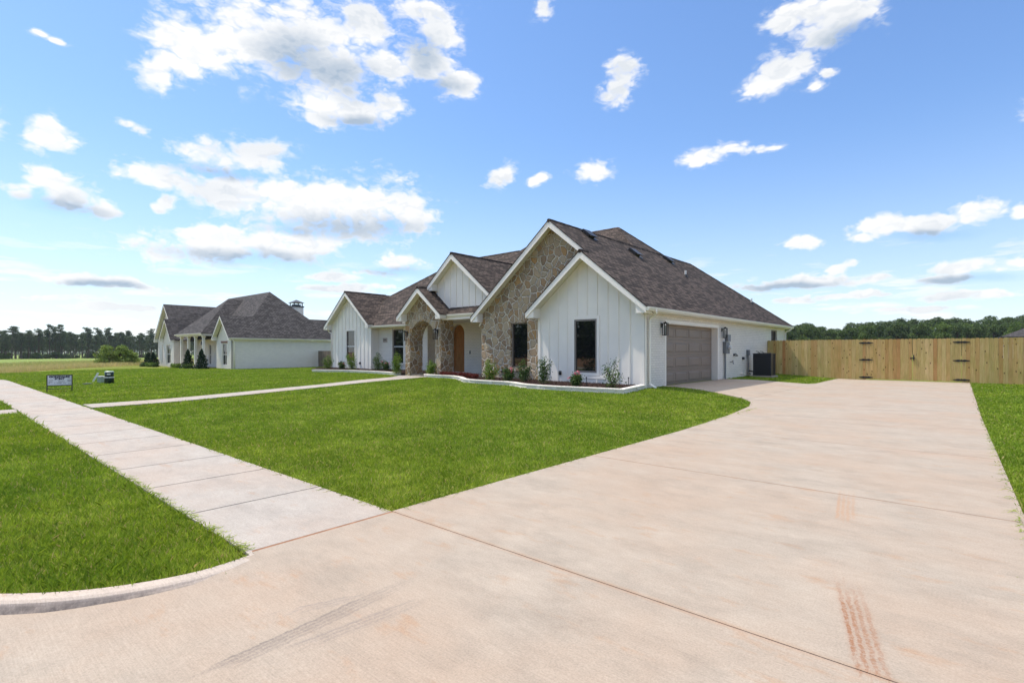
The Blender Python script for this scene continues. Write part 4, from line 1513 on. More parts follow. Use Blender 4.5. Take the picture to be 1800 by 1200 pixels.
# ------------------------------------------------------------------ neighbour's house
def neighbour():
    nb = thing('neighbour_house', (-56.0, 19.0, -0.35), 'white brick house with charcoal roof and chimney, left of the stone house', 'house')
    B = -0.6
    rf, br = MB(), MB()
    # right wing
    e = 2.45
    x1, x0, xa = -46.9, -50.9, -48.9
    za = e + 2.0
    wall(br, 'X', -47.1, 0.2, 17.6, 36.0, B, 2.30)
    wops = [dict(u0=-49.4, u1=-48.35, z0=0.05, z1=2.0)]
    wall(br, 'Y', 17.6, 0.2, -50.7, -47.105, B, [(-50.7, 2.30), (xa, za - 0.2), (-47.105, 2.3)], wops)
    rf.slab([(x0, 17.2, e), (xa, 17.2, za), (xa, 36, za), (x0, 36, e)])
    # right slope rising to the main hip
    pk = (-51.6, 22.75, e + 4.7)
    rf.slab([(xa, 17.2, za), (x1, 17.2, e), (x1, 36.2, e), (xa, 34.2, za)])
    rf.slab([(xa, 20.05, za), (xa, 25.45, za), pk])
    gable_roof(nb, x0, e, x1, e, xa, za, 17.2, 18, 17.6, ret=0.3)
    # main hip
    lx = -62.0
    rf.slab([(lx, 22.75, pk[2]), pk, (xa, 20.05, za), (xa, 18.05, e), (-66.7, 18.05, e)])
    rf.slab([(lx, 22.75, pk[2]), (-66.7, 27.45, e), (xa, 27.45, e), (xa, 25.45, za), pk])
    rf.slab([(lx, 22.75, pk[2]), (-66.7, 18.05, e), (-66.7, 27.45, e)])
    wall(br, 'Y', 27.0, 0.2, -68.0, -50.0, B, 2.3)
    # porch hip
    pe = 2.98
    pxl, pxr, pm = -60.2, -52.9, -56.55
    pt = (pm, 20.75, pe + 3.65)
    rf.slab([(pxl, 17.05, pe), (pxr, 17.05, pe), pt])
    rf.slab([(pxr, 17.05, pe), (pxr, 24.0, pe), (pm, 24.0, pe + 3.65), pt])
    rf.slab([(pxl, 17.05, pe), pt, (pm, 24.0, pe + 3.65), (pxl, 24.0, pe)])
    # left gables: low one in front of the tall one, right slopes flush
    ga, gz = -64.45, 4.75
    ga2, gz2 = -66.2, 6.45
    xr = -62.4
    s_ = (gz - 2.5) / (ga - xr) * -1
    rf.slab([(-66.5, 17.2, 2.5), (ga, 17.2, gz), (ga, 17.8, gz), (-66.5, 17.8, 2.5)])
    rf.slab([(ga2, 17.6, gz2), (ga, 17.6, gz + (gz2 - gz) * 0.0 + 0.0), (ga, 17.2, gz), (xr, 17.2, 2.5), (xr, 23.5, 2.5), (ga2, 23.5, gz2)])
    rf.slab([(-69.9, 17.6, 2.5), (ga2, 17.6, gz2), (ga2, 23.5, gz2), (-69.9, 23.5, 2.5)])
    gable_roof(nb, -66.5, 2.5, xr, 2.5, ga, gz, 17.2, 18, 17.6, ret=0.3)
    gable_roof(nb, -69.9, 2.5, -63.0, 3.1, ga2, gz2, 17.6, 18.4, 18.0, ret=0.3)
    w2 = [dict(u0=-65.1, u1=-63.7, z0=-0.05, z1=2.0)]
    wall(br, 'Y', 17.6, 0.2, -66.3, -62.6, B, [(-66.3, 2.4), (ga, gz - 0.2), (-62.6, 2.35)], w2)
    wall(br, 'X', -62.6, 0.2, 17.8, 19.0, B, 2.4)
    w3 = [dict(u0=-68.1, u1=-67.1, z0=-0.05, z1=2.0)]
    wall(br, 'Y', 18.0, 0.2, -69.6, -63.0, B, [(-69.6, 2.4), (ga2, gz2 - 0.2), (-63.0, 3.0)], w3)
    # recessed porch wall with door and tall window
    po = [dict(u0=-55.6, u1=-54.3, z0=-0.25, z1=2.1), dict(u0=-58.6, u1=-57.9, z0=-0.1, z1=2.0)]
    wall(br, 'Y', 19.6, 0.2, -62.6, -50.7, B, 2.6, po)
    wall(br, 'X', -50.7 + 0.0, 0.2, 17.81, 19.6, B, 2.4)
    br.build('brick_wall', M['painted_brick'], nb)
    roof = rf.build('roof', M['grey_shingles'], nb)
    for (a, b_, c_, z0, z1) in ((-49.4, -48.35, 17.6, 0.05, 2.0), (-65.1, -63.7, 17.6, -0.05, 2.0), (-68.1, -67.1, 18.0, -0.05, 2.0), (-58.6, -57.9, 19.6, -0.1, 2.0)):
        window(nb, 'Y', c_, a, b_, z0, z1, 0.05, 'white', fmat='white_trim', mull=1, fw=0.07)
    tr = MB()
    tr.box(-49.6, -48.15, 17.57, 17.5995, 2.02, 2.18)
    tr.build('window_lintel', M['brown_brick_trim'], nb)
    d = MB()
    d.box(-55.55, -54.97, 19.68, 19.73, -0.25, 2.05)
    d.box(-54.95, -54.35, 19.68, 19.73, -0.25, 2.05)
    for xx in (-55.5, -54.9):
        for z0 in (0.0, 1.0):
            d.box(xx + 0.08, xx + 0.45, 19.665, 19.679, z0, z0 + 0.8)
    d.build('front_door', M['stained_door_wood'], nb)
    for x_ in (-59.6, -57.5, -55.55, -53.45):
        c_ = MB()
        c_.box(x_ - 0.10, x_ + 0.10, 17.35, 17.55, -0.3, 2.75)
        c_.box(x_ - 0.14, x_ + 0.14, 17.31, 17.59, -0.35, -0.15)
        c_.box(x_ - 0.14, x_ + 0.14, 17.31, 17.59, 2.6, 2.72)
        c_.build('porch_column', M['white_trim'], nb)
    e_ = MB()
    e_.box(pxl + 0.1, pxr - 0.1, 17.12, 17.62, 2.74, 2.92)
    e_.box(pxr - 0.5, pxr - 0.1, 17.63, 21.0, 2.74, 2.92)
    e_.box(pxl + 0.1, pxr - 0.6, 17.63, 19.59, 2.80, 2.88)
    e_.build('porch_beam', M['white_trim'], nb)
    gt = MB()
    gutter(gt, (x1 - 0.01, 17.25, e), (x1 - 0.01, 36, e), (1, 0, 0))
    gt.box(-47.09, -46.93, 17.7, 36, 2.24, 2.30)
    gt.build('gutter', M['soffit_paint'], nb)
    gt = MB()
    gutter(gt, (pxl, 17.06, pe), (pxr, 17.06, pe), (0, -1, 0))
    gt.build('gutter', M['white_trim'], nb)
    downspout(nb, [(-46.85, 17.5, 2.3), (-47.03, 17.72, 2.1), (-47.04, 17.75, -0.3)], 0.045)
    ft = MB()
    ft.box(-62.4, -50.9, 17.0, 19.6, -0.7, -0.30)
    ft.build('porch_floor', M['porch_concrete'], nb)
    ln = MB()
    ln.box(-56.6, -56.35, 18.2, 18.45, 1.9, 2.25)
    ln.tube([(-56.48, 18.32, 2.25), (-56.48, 18.32, 2.8)], 0.015, 6)
    ln.build('porch_lantern', M['black_metal'], nb)
    ch = MB()
    ch.box(-55.2, -54.1, 26.4, 27.5, 3.0, 6.05)
    for k in range(5):
        ch.box(-55.2 + 0.2 * k + 0.1, -55.2 + 0.2 * k + 0.14, 26.375, 26.3995, 3.0, 6.04)
        ch.box(-54.0995, -54.075, 26.4 + 0.2 * k + 0.1, 26.4 + 0.2 * k + 0.14, 3.0, 6.04)
    chm = ch.build('chimney', M['white_siding'], roof)
    cc = MB()
    cc.box(-55.26, -54.04, 26.34, 27.56, 6.051, 6.17)
    for x_, y_ in ((-55.1, 26.5), (-54.2, 26.5), (-54.2, 27.4), (-55.1, 27.4)):
        cc.box(x_ - 0.04, x_ + 0.04, y_ - 0.04, y_ + 0.04, 6.171, 6.52)
    cc.box(-55.0, -54.3, 26.6, 27.3, 6.171, 6.35)
    a = [(-55.3, 26.3, 6.521), (-54.0, 26.3, 6.521), (-54.0, 27.6, 6.521), (-55.3, 27.6, 6.521), (-54.65, 26.95, 6.88)]
    cc.add(a, [(3, 2, 1, 0), (0, 1, 4), (1, 2, 4), (2, 3, 4), (3, 0, 4)])
    cc.build('chimney_cap', M['dark_grey_metal'], chm)
    for (px_, py_) in ((-47.9, 27.5), (-48.3, 31.0)):
        z_ = e + (x1 - px_) * 1.0
        v_ = MB()
        v_.tube([(px_, py_, z_ - 0.05), (px_, py_, z_ + 0.35)], 0.06, 8)
        v_.build('vent_pipe', M['black_metal'], roof)
    # core
    co = MB()
    co.box(-62.3, -47.4, 19.9, 26.9, B, 2.3)
    co.build('interior_wall', M['soffit_paint'], nb)


neighbour()

# ------------------------------------------------------------------ fences
def picket(mb, x0, x1, y, z0, z1, t=0.018):
    c = 0.028
    pts = [(x0, y, z0), (x1, y, z0), (x1, y, z1 - c), (x1 - c, y, z1), (x0 + c, y, z1), (x0, y, z1 - c)]
    mb.prism(pts, (0, t, 0))


def main_fence():
    fx = -7.49
    Y = 28.5
    root = thing('wooden_fence', (-2.0, Y, 0.0), 'new yellow pine privacy fence with double gate at the end of the driveway', 'fence')
    gate0, gate1 = -3.30, 0.0
    gm = -1.62

    def run(mb, a, b_, name, z0=None):
        x = a
        while x < b_ - 0.05:
            w = min(0.140, b_ - x)
            mb.cur = rnd.random()
            picket(mb, x + 0.002, x + w - 0.002, Y + rnd.uniform(-0.003, 0.003), (z0 if z0 is not None else g(x, Y) + 0.02) + rnd.uniform(-0.01, 0.01), 1.865 + rnd.uniform(-0.008, 0.008))
            x += w
    p = MB()
    run(p, fx, gate0 - 0.005, '')
    p.cur = 0.3
    for z_ in (0.35, 0.95, 1.6):
        p.box(fx, gate0 - 0.01, Y + 0.022, Y + 0.06, z_, z_ + 0.09)
    p.build('fence_panel', M['new_pine_boards'], root)
    p = MB()
    run(p, gate1 + 0.005, 14.0, '')
    for z_ in (0.35, 0.95, 1.6):
        p.box(gate1 + 0.01, 14.0, Y + 0.022, Y + 0.06, z_, z_ + 0.09)
    p.build('fence_panel', M['new_pine_boards'], root)
    for x_ in [fx + 0.06, -5.4, gate0 - 0.06, gate1 + 0.06, 2.4, 4.8, 7.2, 9.6, 12.0]:
        q = MB()
        q.box(x_ - 0.045, x_ + 0.045, Y + 0.061, Y + 0.15, -0.05, 1.83)
        q.build('fence_post', M['new_pine_boards'], root)
    for a, b_, hx in ((gate0 + 0.005, gm - 0.008, gate0), (gm + 0.008, gate1 - 0.005, gate1)):
        q = MB()
        run(q, a, b_, '', 0.055)
        q.cur = 0.4
        for z_ in (0.25, 0.95, 1.6):
            q.box(a, b_, Y + 0.022, Y + 0.06, z_, z_ + 0.09)
        gt = q.build('gate', M['new_pine_boards'], root)
        for z_ in (0.13, 0.93, 1.70):
            h = MB()
            y_ = Y - 0.012
            # strap hinge: two pierced lens-shaped straps either side of a knuckle
            for sg in (-1, 1):
                outer = [(hx + sg * 0.02, z_ + 0.028), (hx + sg * 0.10, z_ + 0.048), (hx + sg * 0.18, z_ + 0.026), (hx + sg * 0.27, z_ + 0.014), (hx + sg * 0.27, z_ - 0.014), (hx + sg * 0.18, z_ - 0.026), (hx + sg * 0.10, z_ - 0.048), (hx + sg * 0.02, z_ - 0.028)]
                h.prism([(a_, y_, b2) for a_, b2 in outer], (0, 0.006, 0))
            h.tube([(hx, y_ - 0.004, z_ - 0.05), (hx, y_ - 0.004, z_ + 0.05)], 0.016, 8)
            h.build('hinge', M['black_metal'], gt)
        if hx == gate1:
            h = MB()
            h.box(gm - 0.07, gm + 0.09, Y - 0.03, Y - 0.005, 1.00, 1.04)
            h.box(gm + 0.03, gm + 0.06, Y - 0.045, Y - 0.005, 0.93, 1.16)
            h.tube([(gm - 0.05, Y - 0.02, 0.97), (gm - 0.05, Y - 0.05, 1.02), (gm - 0.05, Y - 0.02, 1.07)], 0.01, 6)
            h.build('gate_latch', M['black_metal'], gt)


main_fence()


def far_fence():
    root = thing('weathered_fence', (-40, 25.4, -0.4), 'weathered grey-brown board fence between the two houses', 'fence')
    p = MB()
    x = -47.05
    while x < -30.6:
        p.cur = rnd.random()
        picket(p, x + 0.003, x + 0.147, 25.4, g(x, 25.4) + 0.03, 1.33 + rnd.uniform(-0.01, 0.01))
        x += 0.15
    for z_ in (0.2, 1.05):
        p.box(-47.0, -30.7, 25.42, 25.46, z_, z_ + 0.09)
    p.build('fence_panel', M['grey_fence_boards'], root)
    for k in range(7):
        q = MB()
        x_ = -46.9 + 2.6 * k
        q.box(x_ - 0.05, x_ + 0.05, 25.465, 25.56, g(x_, 25.4), 1.3)
        q.build('fence_post', M['grey_fence_boards'], root)


far_fence()

# ------------------------------------------------------------------ air conditioner
def air_con():
    x0, x1, y0, y1 = -7.18, -6.42, 25.0, 25.76
    z0 = g(-6.8, 25.3) + 0.02
    r = thing('air_conditioner', (-6.8, 25.38, z0), 'black louvred air conditioner on a pad beside the white brick side wall', 'air conditioner')
    p = MB()
    p.box(x0 - 0.08, x1 + 0.08, y0 - 0.08, y1 + 0.08, z0 - 0.03, z0 + 0.05)
    p.build('pad', M['walk_concrete'], r)
    zt = z0 + 1.06
    b_ = MB()
    b_.box(x0 + 0.03, x1 - 0.03, y0 + 0.03, y1 - 0.03, z0 + 0.055, zt - 0.03)
    b_.build('coil', M['black_metal'], r)
    l = MB()
    for k in range(19):
        u = 0.05 + k * (0.76 - 0.10) / 18
        l.box(x0 + u - 0.006, x0 + u + 0.006, y0, y0 + 0.029, z0 + 0.06, zt - 0.04)
        l.box(x1 - 0.029, x1, y0 + u - 0.006, y0 + u + 0.006, z0 + 0.06, zt - 0.04)
        l.box(x0, x0 + 0.029, y0 + u - 0.006, y0 + u + 0.006, z0 + 0.06, zt - 0.04)
    for k in range(1, 5):
        z_ = z0 + 0.06 + k * 0.19
        l.box(x0 + 0.04, x1 - 0.04, y0 + 0.008, y0 + 0.024, z_, z_ + 0.012)
        l.box(x1 - 0.024, x1 - 0.008, y0 + 0.04, y1 - 0.04, z_, z_ + 0.012)
    l.build('louvre', M['dark_grey_metal'], r)
    c = MB()
    for a, bb in ((x0, y0), (x1, y0), (x1, y1), (x0, y1)):
        c.box(a - 0.03 if a == x1 else a, a if a == x1 else a + 0.03, bb - 0.03 if bb == y1 else bb, bb if bb == y1 else bb + 0.03, z0 + 0.052, zt - 0.03)
    c.box(x1 - 0.002, x1 + 0.006, y0 + 0.002, y0 + 0.30, z0 + 0.06, zt - 0.04)
    c.box(x0 - 0.01, x1 + 0.01, y0 - 0.01, y1 + 0.01, zt - 0.03, zt)
    c.build('casing', M['dark_grey_metal'], r)
    f = MB()
    cx_, cy_ = (x0 + x1) / 2, (y0 + y1) / 2
    for q in range(1, 6):
        rr = 0.055 * q
        f.tube([(cx_ + rr * math.cos(t), cy_ + rr * math.sin(t), zt + 0.02) for t in np.linspace(0, 2 * math.pi, 20)], 0.005, 4)
    for k in range(6):
        t = k * math.pi / 3
        f.tube([(cx_, cy_, zt + 0.03), (cx_ + 0.3 * math.cos(t), cy_ + 0.3 * math.sin(t), zt + 0.006)], 0.005, 4)
    f.build('fan_grille', M['black_metal'], r)
    k_ = MB()
    k_.tube([(x0 + 0.1, y1 - 0.06, zt), (x0 + 0.04, y1 - 0.05, zt + 0.07), (x0 - 0.08, y1 - 0.02, zt + 0.09)], 0.014, 6)
    k_.build('refrigerant_pipe', M['black_metal'], r)
    k_ = MB()
    k_.tube([(x0 + 0.28, y1 - 0.06, zt), (x0 + 0.22, y1 - 0.05, zt + 0.07), (x0 + 0.10, y1 - 0.02, zt + 0.09)], 0.014, 6)
    k_.build('refrigerant_pipe', M['black_metal'], r)
    k_ = MB()
    k_.tube([(x0, y0 + 0.5, z0 + 0.2), (x0 - 0.12, y0 + 0.45, z0 + 0.22), (-7.49, y0 + 0.45, z0 + 0.25)], 0.03, 8)
    k_.build('refrigerant_pipe', M['black_metal'], r)


air_con()

# ------------------------------------------------------------------ garden edging
def smooth_path(P, k=6):
    P = [Vector((p[0], p[1], 0)) for p in P]
    Q = []
    for i in range(len(P) - 1):
        p0, p1, p2, p3 = P[max(i - 1, 0)], P[i], P[i + 1], P[min(i + 2, len(P) - 1)]
        for j in range(k):
            t = j / k
            Q.append(0.5 * ((2 * p1) + (p2 - p0) * t + (2 * p0 - 5 * p1 + 4 * p2 - p3) * t * t + (3 * p1 - p0 - 3 * p2 + p3) * t ** 3))
    Q.append(P[-1])
    return Q


def edging(name, P, label, n_in, w=0.17, h=0.145):
    """painted stone kerb of stacked pieces along P; n_in = +1 when the bed lies left of the path"""
    Q = smooth_path(P)
    # resample
    L = [0]
    for a, b_ in zip(Q[:-1], Q[1:]):
        L.append(L[-1] + (b_ - a).length)
    tot = L[-1]

    def at(s_):
        s_ = max(0, min(tot - 1e-4, s_))
        for i in range(len(L) - 1):
            if L[i] <= s_ <= L[i + 1]:
                t = (s_ - L[i]) / max(1e-6, L[i + 1] - L[i])
                d = (Q[i + 1] - Q[i]).normalized()
                return Q[i].lerp(Q[i + 1], t), Vector((-d.y, d.x, 0)) * n_in
    mid = at(tot / 2)[0]
    root = thing(name, (mid.x, mid.y, g(mid.x, mid.y)), label, 'garden edging')

    def block(mb, s0, s1, z0, z1, j0, j1):
        a, na = at(s0)
        b_, nb_ = at(s1)
        ga, gb = g(a.x, a.y), g(b_.x, b_.y)
        vs = []
        for z_ in (z0, z1):
            vs += [(a.x + na.x * j0, a.y + na.y * j0, ga + z_), (b_.x + nb_.x * j0, b_.y + nb_.y * j0, gb + z_),
                   (b_.x + nb_.x * j1, b_.y + nb_.y * j1, gb + z_), (a.x + na.x * j1, a.y + na.y * j1, ga + z_)]
        f = [(0, 3, 2, 1), (4, 5, 6, 7), (0, 1, 5, 4), (1, 2, 6, 5), (2, 3, 7, 6), (3, 0, 4, 7)]
        if n_in < 0:
            f = [q[::-1] for q in f]
        mb.add(vs, f)
    m1, m2 = MB(), MB()
    for row in range(3):
        s_ = -rnd.random() * 0.2
        z0 = -0.05 if row == 0 else 0.02 + 0.045 * (row - 1) + 0.002
        z1 = 0.02 + 0.045 * row
        while s_ < tot:
            l_ = rnd.uniform(0.14, 0.34)
            a, b_ = max(0, s_), min(tot, s_ + l_ - 0.011)
            if b_ - a > 0.02:
                block(m1, a, b_, z0 + rnd.uniform(0, 0.004), z1 - rnd.uniform(0, 0.008), 0.016 + rnd.uniform(-0.014, 0.014), w)
            s_ += l_
    s_ = 0
    while s_ < tot - 0.01:
        b_ = min(tot, s_ + 0.33)
        block(m2, s_, b_, 0.112, h, -0.006, w + 0.01)
        s_ = b_
    m1.build('edging_stones', M['white_siding'], root)
    m2.build('edging_cap', M['white_trim'], root)
    return Q


BR = [(-18.3, 14.95), (-17.4, 14.75), (-16.3, 14.75), (-15.2, 14.2), (-13.9, 13.30), (-12.5, 13.15), (-11.6, 13.15), (-10.6, 12.62), (-9.4, 12.42), (-8.2, 12.55), (-6.98, 12.68)]
QR = edging('stone_edging', BR, 'white painted stone edging curving round the bed before the stone gable', 1)
edge2 = [(-6.98, 12.70), (-7.15, 13.6), (-7.42, 14.88)]
Q2 = edging('stone_edging', edge2, 'short straight white stone edging running back to the garage corner', 1)
BL = [(-27.3, 14.35), (-26.4, 14.75), (-25.2, 15.25), (-23.2, 15.4), (-21.7, 15.25), (-20.9, 15.05), (-20.3, 15.0)]
QL = edging('stone_edging', BL, 'white painted stone edging of the bed left of the front path', 1)


def mulch(name, outline):
    mb = MB()
    pts = [(p[0], p[1]) for p in outline]
    if area(pts) < 0:
        pts = pts[::-1]
    for q in bands(pts, 0, list(np.arange(-31, -6, 0.5)), 0):
        if len(q) < 3:
            continue
        mb.add([(p[0], p[1], g(p[0], p[1]) + 0.11) for p in q], [tuple(range(len(q)))])
    # loose chips
    xs_ = [p[0] for p in pts]
    ys_ = [p[1] for p in pts]
    cnt = 0
    arr = np.array(pts)
    for _ in range(9000):
        x_, y_ = rnd.uniform(min(xs_), max(xs_)), rnd.uniform(min(ys_), max(ys_))
        if not inside(arr, np.array([x_]), np.array([y_]))[0]:
            continue
        z_ = g(x_, y_) + 0.11
        s_ = rnd.uniform(0.012, 0.035)
        a = rnd.uniform(0, 6.28)
        t = rnd.uniform(0, 0.03)
        c_, d_ = math.cos(a) * s_, math.sin(a) * s_
        mb.add([(x_ - c_, y_ - d_, z_ + 0.002), (x_ + d_ * .3, y_ - c_ * .3, z_ + t + 0.01), (x_ + c_, y_ + d_, z_ + t), (x_ - d_ * .3, y_ + c_ * .3, z_ + t + 0.014)], [(0, 1, 2, 3)])
    o = mb.build(name, M['bark_mulch'])
    o['kind'] = 'structure'


bedR = [(p.x, p.y + 0.05) for p in QR] + [(-7.15, 13.6), (-7.55, 14.9), (-11.7, 14.93), (-11.8, 15.3), (-15.0, 15.3), (-15.0, 15.44), (-17.66, 15.44), (-18.3, 15.44)]
bedL = [(p.x, p.y + 0.05) for p in QL] + [(-20.3, 15.4), (-20.3, 17.88), (-26.05, 17.88), (-26.05, 17.39), (-30.6, 17.39), (-30.6, 16.4), (-28.6, 15.0)]
mulch('garden_bed', bedR)
mulch('garden_bed', bedL)

# ------------------------------------------------------------------ plants
def leaf_quads(rs, P, size, up=0.3, tilt=None):
    """numpy leaves: P (n,3) centres -> verts, faces"""
    n = len(P)
    d = rs.normal(size=(n, 3))
    d[:, 2] += up
    d /= np.linalg.norm(d, axis=1, keepdims=True)
    h = rs.normal(size=(n, 3))
    s_ = np.cross(d, h)
    s_ /= np.linalg.norm(s_, axis=1, keepdims=True) + 1e-9
    sz = size * rs.uniform(0.6, 1.25, size=(n, 1))
    a = P - d * sz
    b_ = P + s_ * sz * 0.42
    c_ = P + d * sz
    e_ = P - s_ * sz * 0.42
    V = np.stack([a, b_, c_, e_], 1).reshape(-1, 3)
    F = np.arange(4 * n).reshape(-1, 4)
    return V, F


def np_mesh(name, V, F, material, R_=None, parent=None, k=4):
    me = bpy.data.meshes.new(name)
    n, f = len(V), len(F)
    me.vertices.add(n)
    me.vertices.foreach_set('co', V.astype(np.float32).ravel())
    me.loops.add(f * k)
    me.polygons.add(f)
    me.loops.foreach_set('vertex_index', F.astype(np.int32).ravel())
    me.polygons.foreach_set('loop_start', np.arange(0, f * k, k, dtype=np.int32))
    me.update(calc_edges=True)
    at = me.attributes.new('rnd', 'FLOAT', 'FACE')
    at.data.foreach_set('value', (R_ if R_ is not None else np.random.RandomState(1).rand(f)).astype(np.float32))
    me.materials.append(material)
    o = bpy.data.objects.new(name, me)
    scn.collection.objects.link(o)
    if parent is not None:
        o.parent = parent
    return o


def shrub(seed, x, y, h, w, leaf, label, cat='shrub', name='shrub', kind='upright', z=None, dens=1.0, lsize=0.036, group=None):
    rs = np.random.RandomState(seed)
    z = (g(x, y) + 0.11) if z is None else z
    root = thing(name, (x, y, z), label, cat, group)
    st = MB()
    pts = []
    ns = {'upright': 7, 'mound': 12, 'cone': 1}[kind]
    for i in range(ns):
        a = rs.uniform(0, 6.28)
        if kind == 'upright':
            hh = h * (1.0 if i == 0 else rs.uniform(0.45, 0.92))
            lean = 0.12 if i == 0 else rs.uniform(0.5, 1.0)
            ex, ey = math.cos(a) * w * 0.5 * lean, math.sin(a) * w * 0.5 * lean
        elif kind == 'mound':
            hh = h * rs.uniform(0.55, 1.0)
            r_ = rs.uniform(0.1, 0.5) * w
            ex, ey = math.cos(a) * r_, math.sin(a) * r_
        else:
            hh, ex, ey = h, 0, 0
        path = [(0, 0, -0.03)]
        for q in range(1, 5):
            t = q / 4
            path.append((ex * t ** 1.3 + rs.normal() * 0.012 * w, ey * t ** 1.3 + rs.normal() * 0.012 * w, hh * t * 0.97))
        st.tube(path, [max(0.003, 0.010 * h * (1 - 0.75 * q / 4)) for q in range(5)], 5)
        m_ = int((135 if kind != 'mound' else 140) * dens * max(0.5, hh))
        for _ in range(m_):
            t = rs.uniform(0.10, 1.0) if kind == 'upright' else rs.uniform(0.2, 1.0)
            k = t * 4
            i0 = min(3, int(k))
            p = np.array(path[i0]) * (1 - (k - i0)) + np.array(path[i0 + 1]) * (k - i0)
            sp = 0.085 * w / 0.7 * (1.25 - 0.8 * t) + 0.02
            pts.append(p + rs.normal(size=3) * sp * np.array([1, 1, 0.7]))
    if kind == 'cone':
        pts = []
        n_ = int(2600 * dens)
        for _ in range(n_):
            t = rs.uniform(0.02, 1) ** 1.15
            a = rs.uniform(0, 6.28)
            prof = w * 0.5 * ((1 - t) ** 0.75) * (0.85 + 0.25 * math.sin(a * 3 + t * 9) + 0.12 * math.sin(t * 31))
            r_ = prof * math.sqrt(rs.uniform(0.25, 1.05))
            pts.append((math.cos(a) * r_, math.sin(a) * r_, t * h))
    st.build('stem', M['stem_brown'], root, local=True)
    P = np.array(pts)
    P[:, 2] = np.maximum(P[:, 2], 0.02)
    V, F = leaf_quads(rs, P, lsize, 0.5)
    np_mesh('foliage', V, F, M[leaf], rs.rand(len(F)), root)
    return root, rs


def bloom(root, rs, n, h, w, size=0.035):
    pts = []
    for _ in range(n):
        a = rs.uniform(0, 6.28)
        c_ = np.array([math.cos(a) * w * 0.45 * rs.uniform(0.2, 1), math.sin(a) * w * 0.45 * rs.uniform(0.2, 1), h * rs.uniform(0.45, 1.0)])
        for _k in range(16):
            pts.append(c_ + rs.normal(size=3) * size * 0.7)
    V, F = leaf_quads(rs, np.array(pts), size, 0.2)
    np_mesh('blossom', V, F, M['pink_petals'], rs.rand(len(F)), root)


SH = 'bed shrubs in front of the house'
shrub(11, -7.65, 13.25, 0.86, 0.80, 'holly_leaves', 'open holly shrub nearest the garage corner, right of the pink rose', dens=1.1, group=SH)
shrub(12, -10.46, 13.60, 0.90, 0.60, 'holly_leaves', 'tall narrow holly shrub where stone wall meets white siding', dens=1.5, group=SH)
shrub(13, -11.6, 13.95, 0.80, 0.52, 'holly_leaves', 'holly shrub under the window of the stone wall', dens=1.6, group=SH)
shrub(14, -13.33, 14.05, 0.78, 0.62, 'bright_leaves', 'light green shrub at the left end of the stone wall by the porch', dens=1.8, group=SH)
shrub(15, -29.2, 16.4, 0.85, 0.62, 'bright_leaves', 'green shrub at the far left corner of the house', dens=1.6, group=SH)
shrub(16, -26.3, 16.3, 0.95, 0.72, 'bright_leaves', 'bushy bright green shrub below the left gable window', dens=2.0, group=SH)
shrub(17, -24.7, 16.9, 0.98, 0.85, 'holly_leaves', 'dark green shrub right of the left gable, under the address plaque', dens=2.0, group=SH)
shrub(18, -20.35, 14.98, 1.05, 0.62, 'bright_leaves', 'leafy green shrub against the left pier of the stone arch', dens=2.0, group=SH)
shrub(19, -18.15, 15.2, 0.66, 0.58, 'bright_leaves', 'low green shrub in front of the opening of the arch', dens=2.2, group=SH)
for sd, x_, y_, h_, w_, nb_, lb in ((31, -8.95, 13.25, 0.40, 0.44, 5, 'rose bush with bright pink blooms in front of the white gable'),
                                (32, -12.35, 13.95, 0.46, 0.46, 3, 'small pink rose bush between two shrubs at the stone wall'),
                                (33, -27.6, 16.4, 0.48, 0.50, 3, 'pink rose bush left of the bright shrub at the left gable'),
                                (34, -23.8, 16.8, 0.50, 0.50, 3, 'rounded pink rose bush under the double-hung window')):
    r_, rs_ = shrub(sd, x_, y_, h_, w_, 'holly_leaves', lb, 'rose bush', 'rose_bush', 'mound', dens=1.5)
    bloom(r_, rs_, nb_, h_, w_)
for i in range(13):
    x_ = -17.3 + i * 0.235 + rnd.uniform(-0.05, 0.05)
    y_ = 15.02 - max(0, (x_ + 16.3)) * 0.42 + rnd.uniform(0.05, 0.25) + 0.03
    shrub(60 + i, x_, y_, 0.15, 0.24, 'red_leaves', 'low dark red bedding plant in the row before the porch', 'flower', 'bedding_plant', 'mound', dens=1.3, lsize=0.026, group='red bedding plants along the edging')
# neighbour's planting
for sd, x_, y_, h_, w_, lb in ((41, -53.6, 16.2, 1.75, 1.15, 'dark conifer in front of the neighbour porch door'),
                           (42, -50.1, 16.2, 1.75, 1.25, 'dark conifer below the right gable window of the grey-roofed house'),
                           (43, -68.9, 16.9, 1.5, 1.5, 'dark conifer at the far left corner of the grey-roofed house'),
                           (44, -65.9, 16.6, 1.5, 1.4, 'dark conifer below the left gable windows of the grey-roofed house')):
    shrub(sd, x_, y_, h_, w_, 'conifer_leaves', lb, 'conifer', 'conifer_shrub', 'cone', z=g(x_, y_), lsize=0.07)
for i, (x_, y_) in enumerate(((-67.2, 16.0), (-64.6, 15.9), (-63.4, 16.1), (-55.5, 15.9), (-52.2, 15.7), (-57.6, 16.2))):
    shrub(80 + i, x_, y_, 0.45, 0.8, 'bright_leaves' if i % 2 else 'holly_leaves', 'low round shrub at the foot of the grey-roofed house front', 'shrub', 'round_shrub', 'mound', z=g(x_, y_), dens=1.6, lsize=0.05, group='low shrubs before the neighbour house')
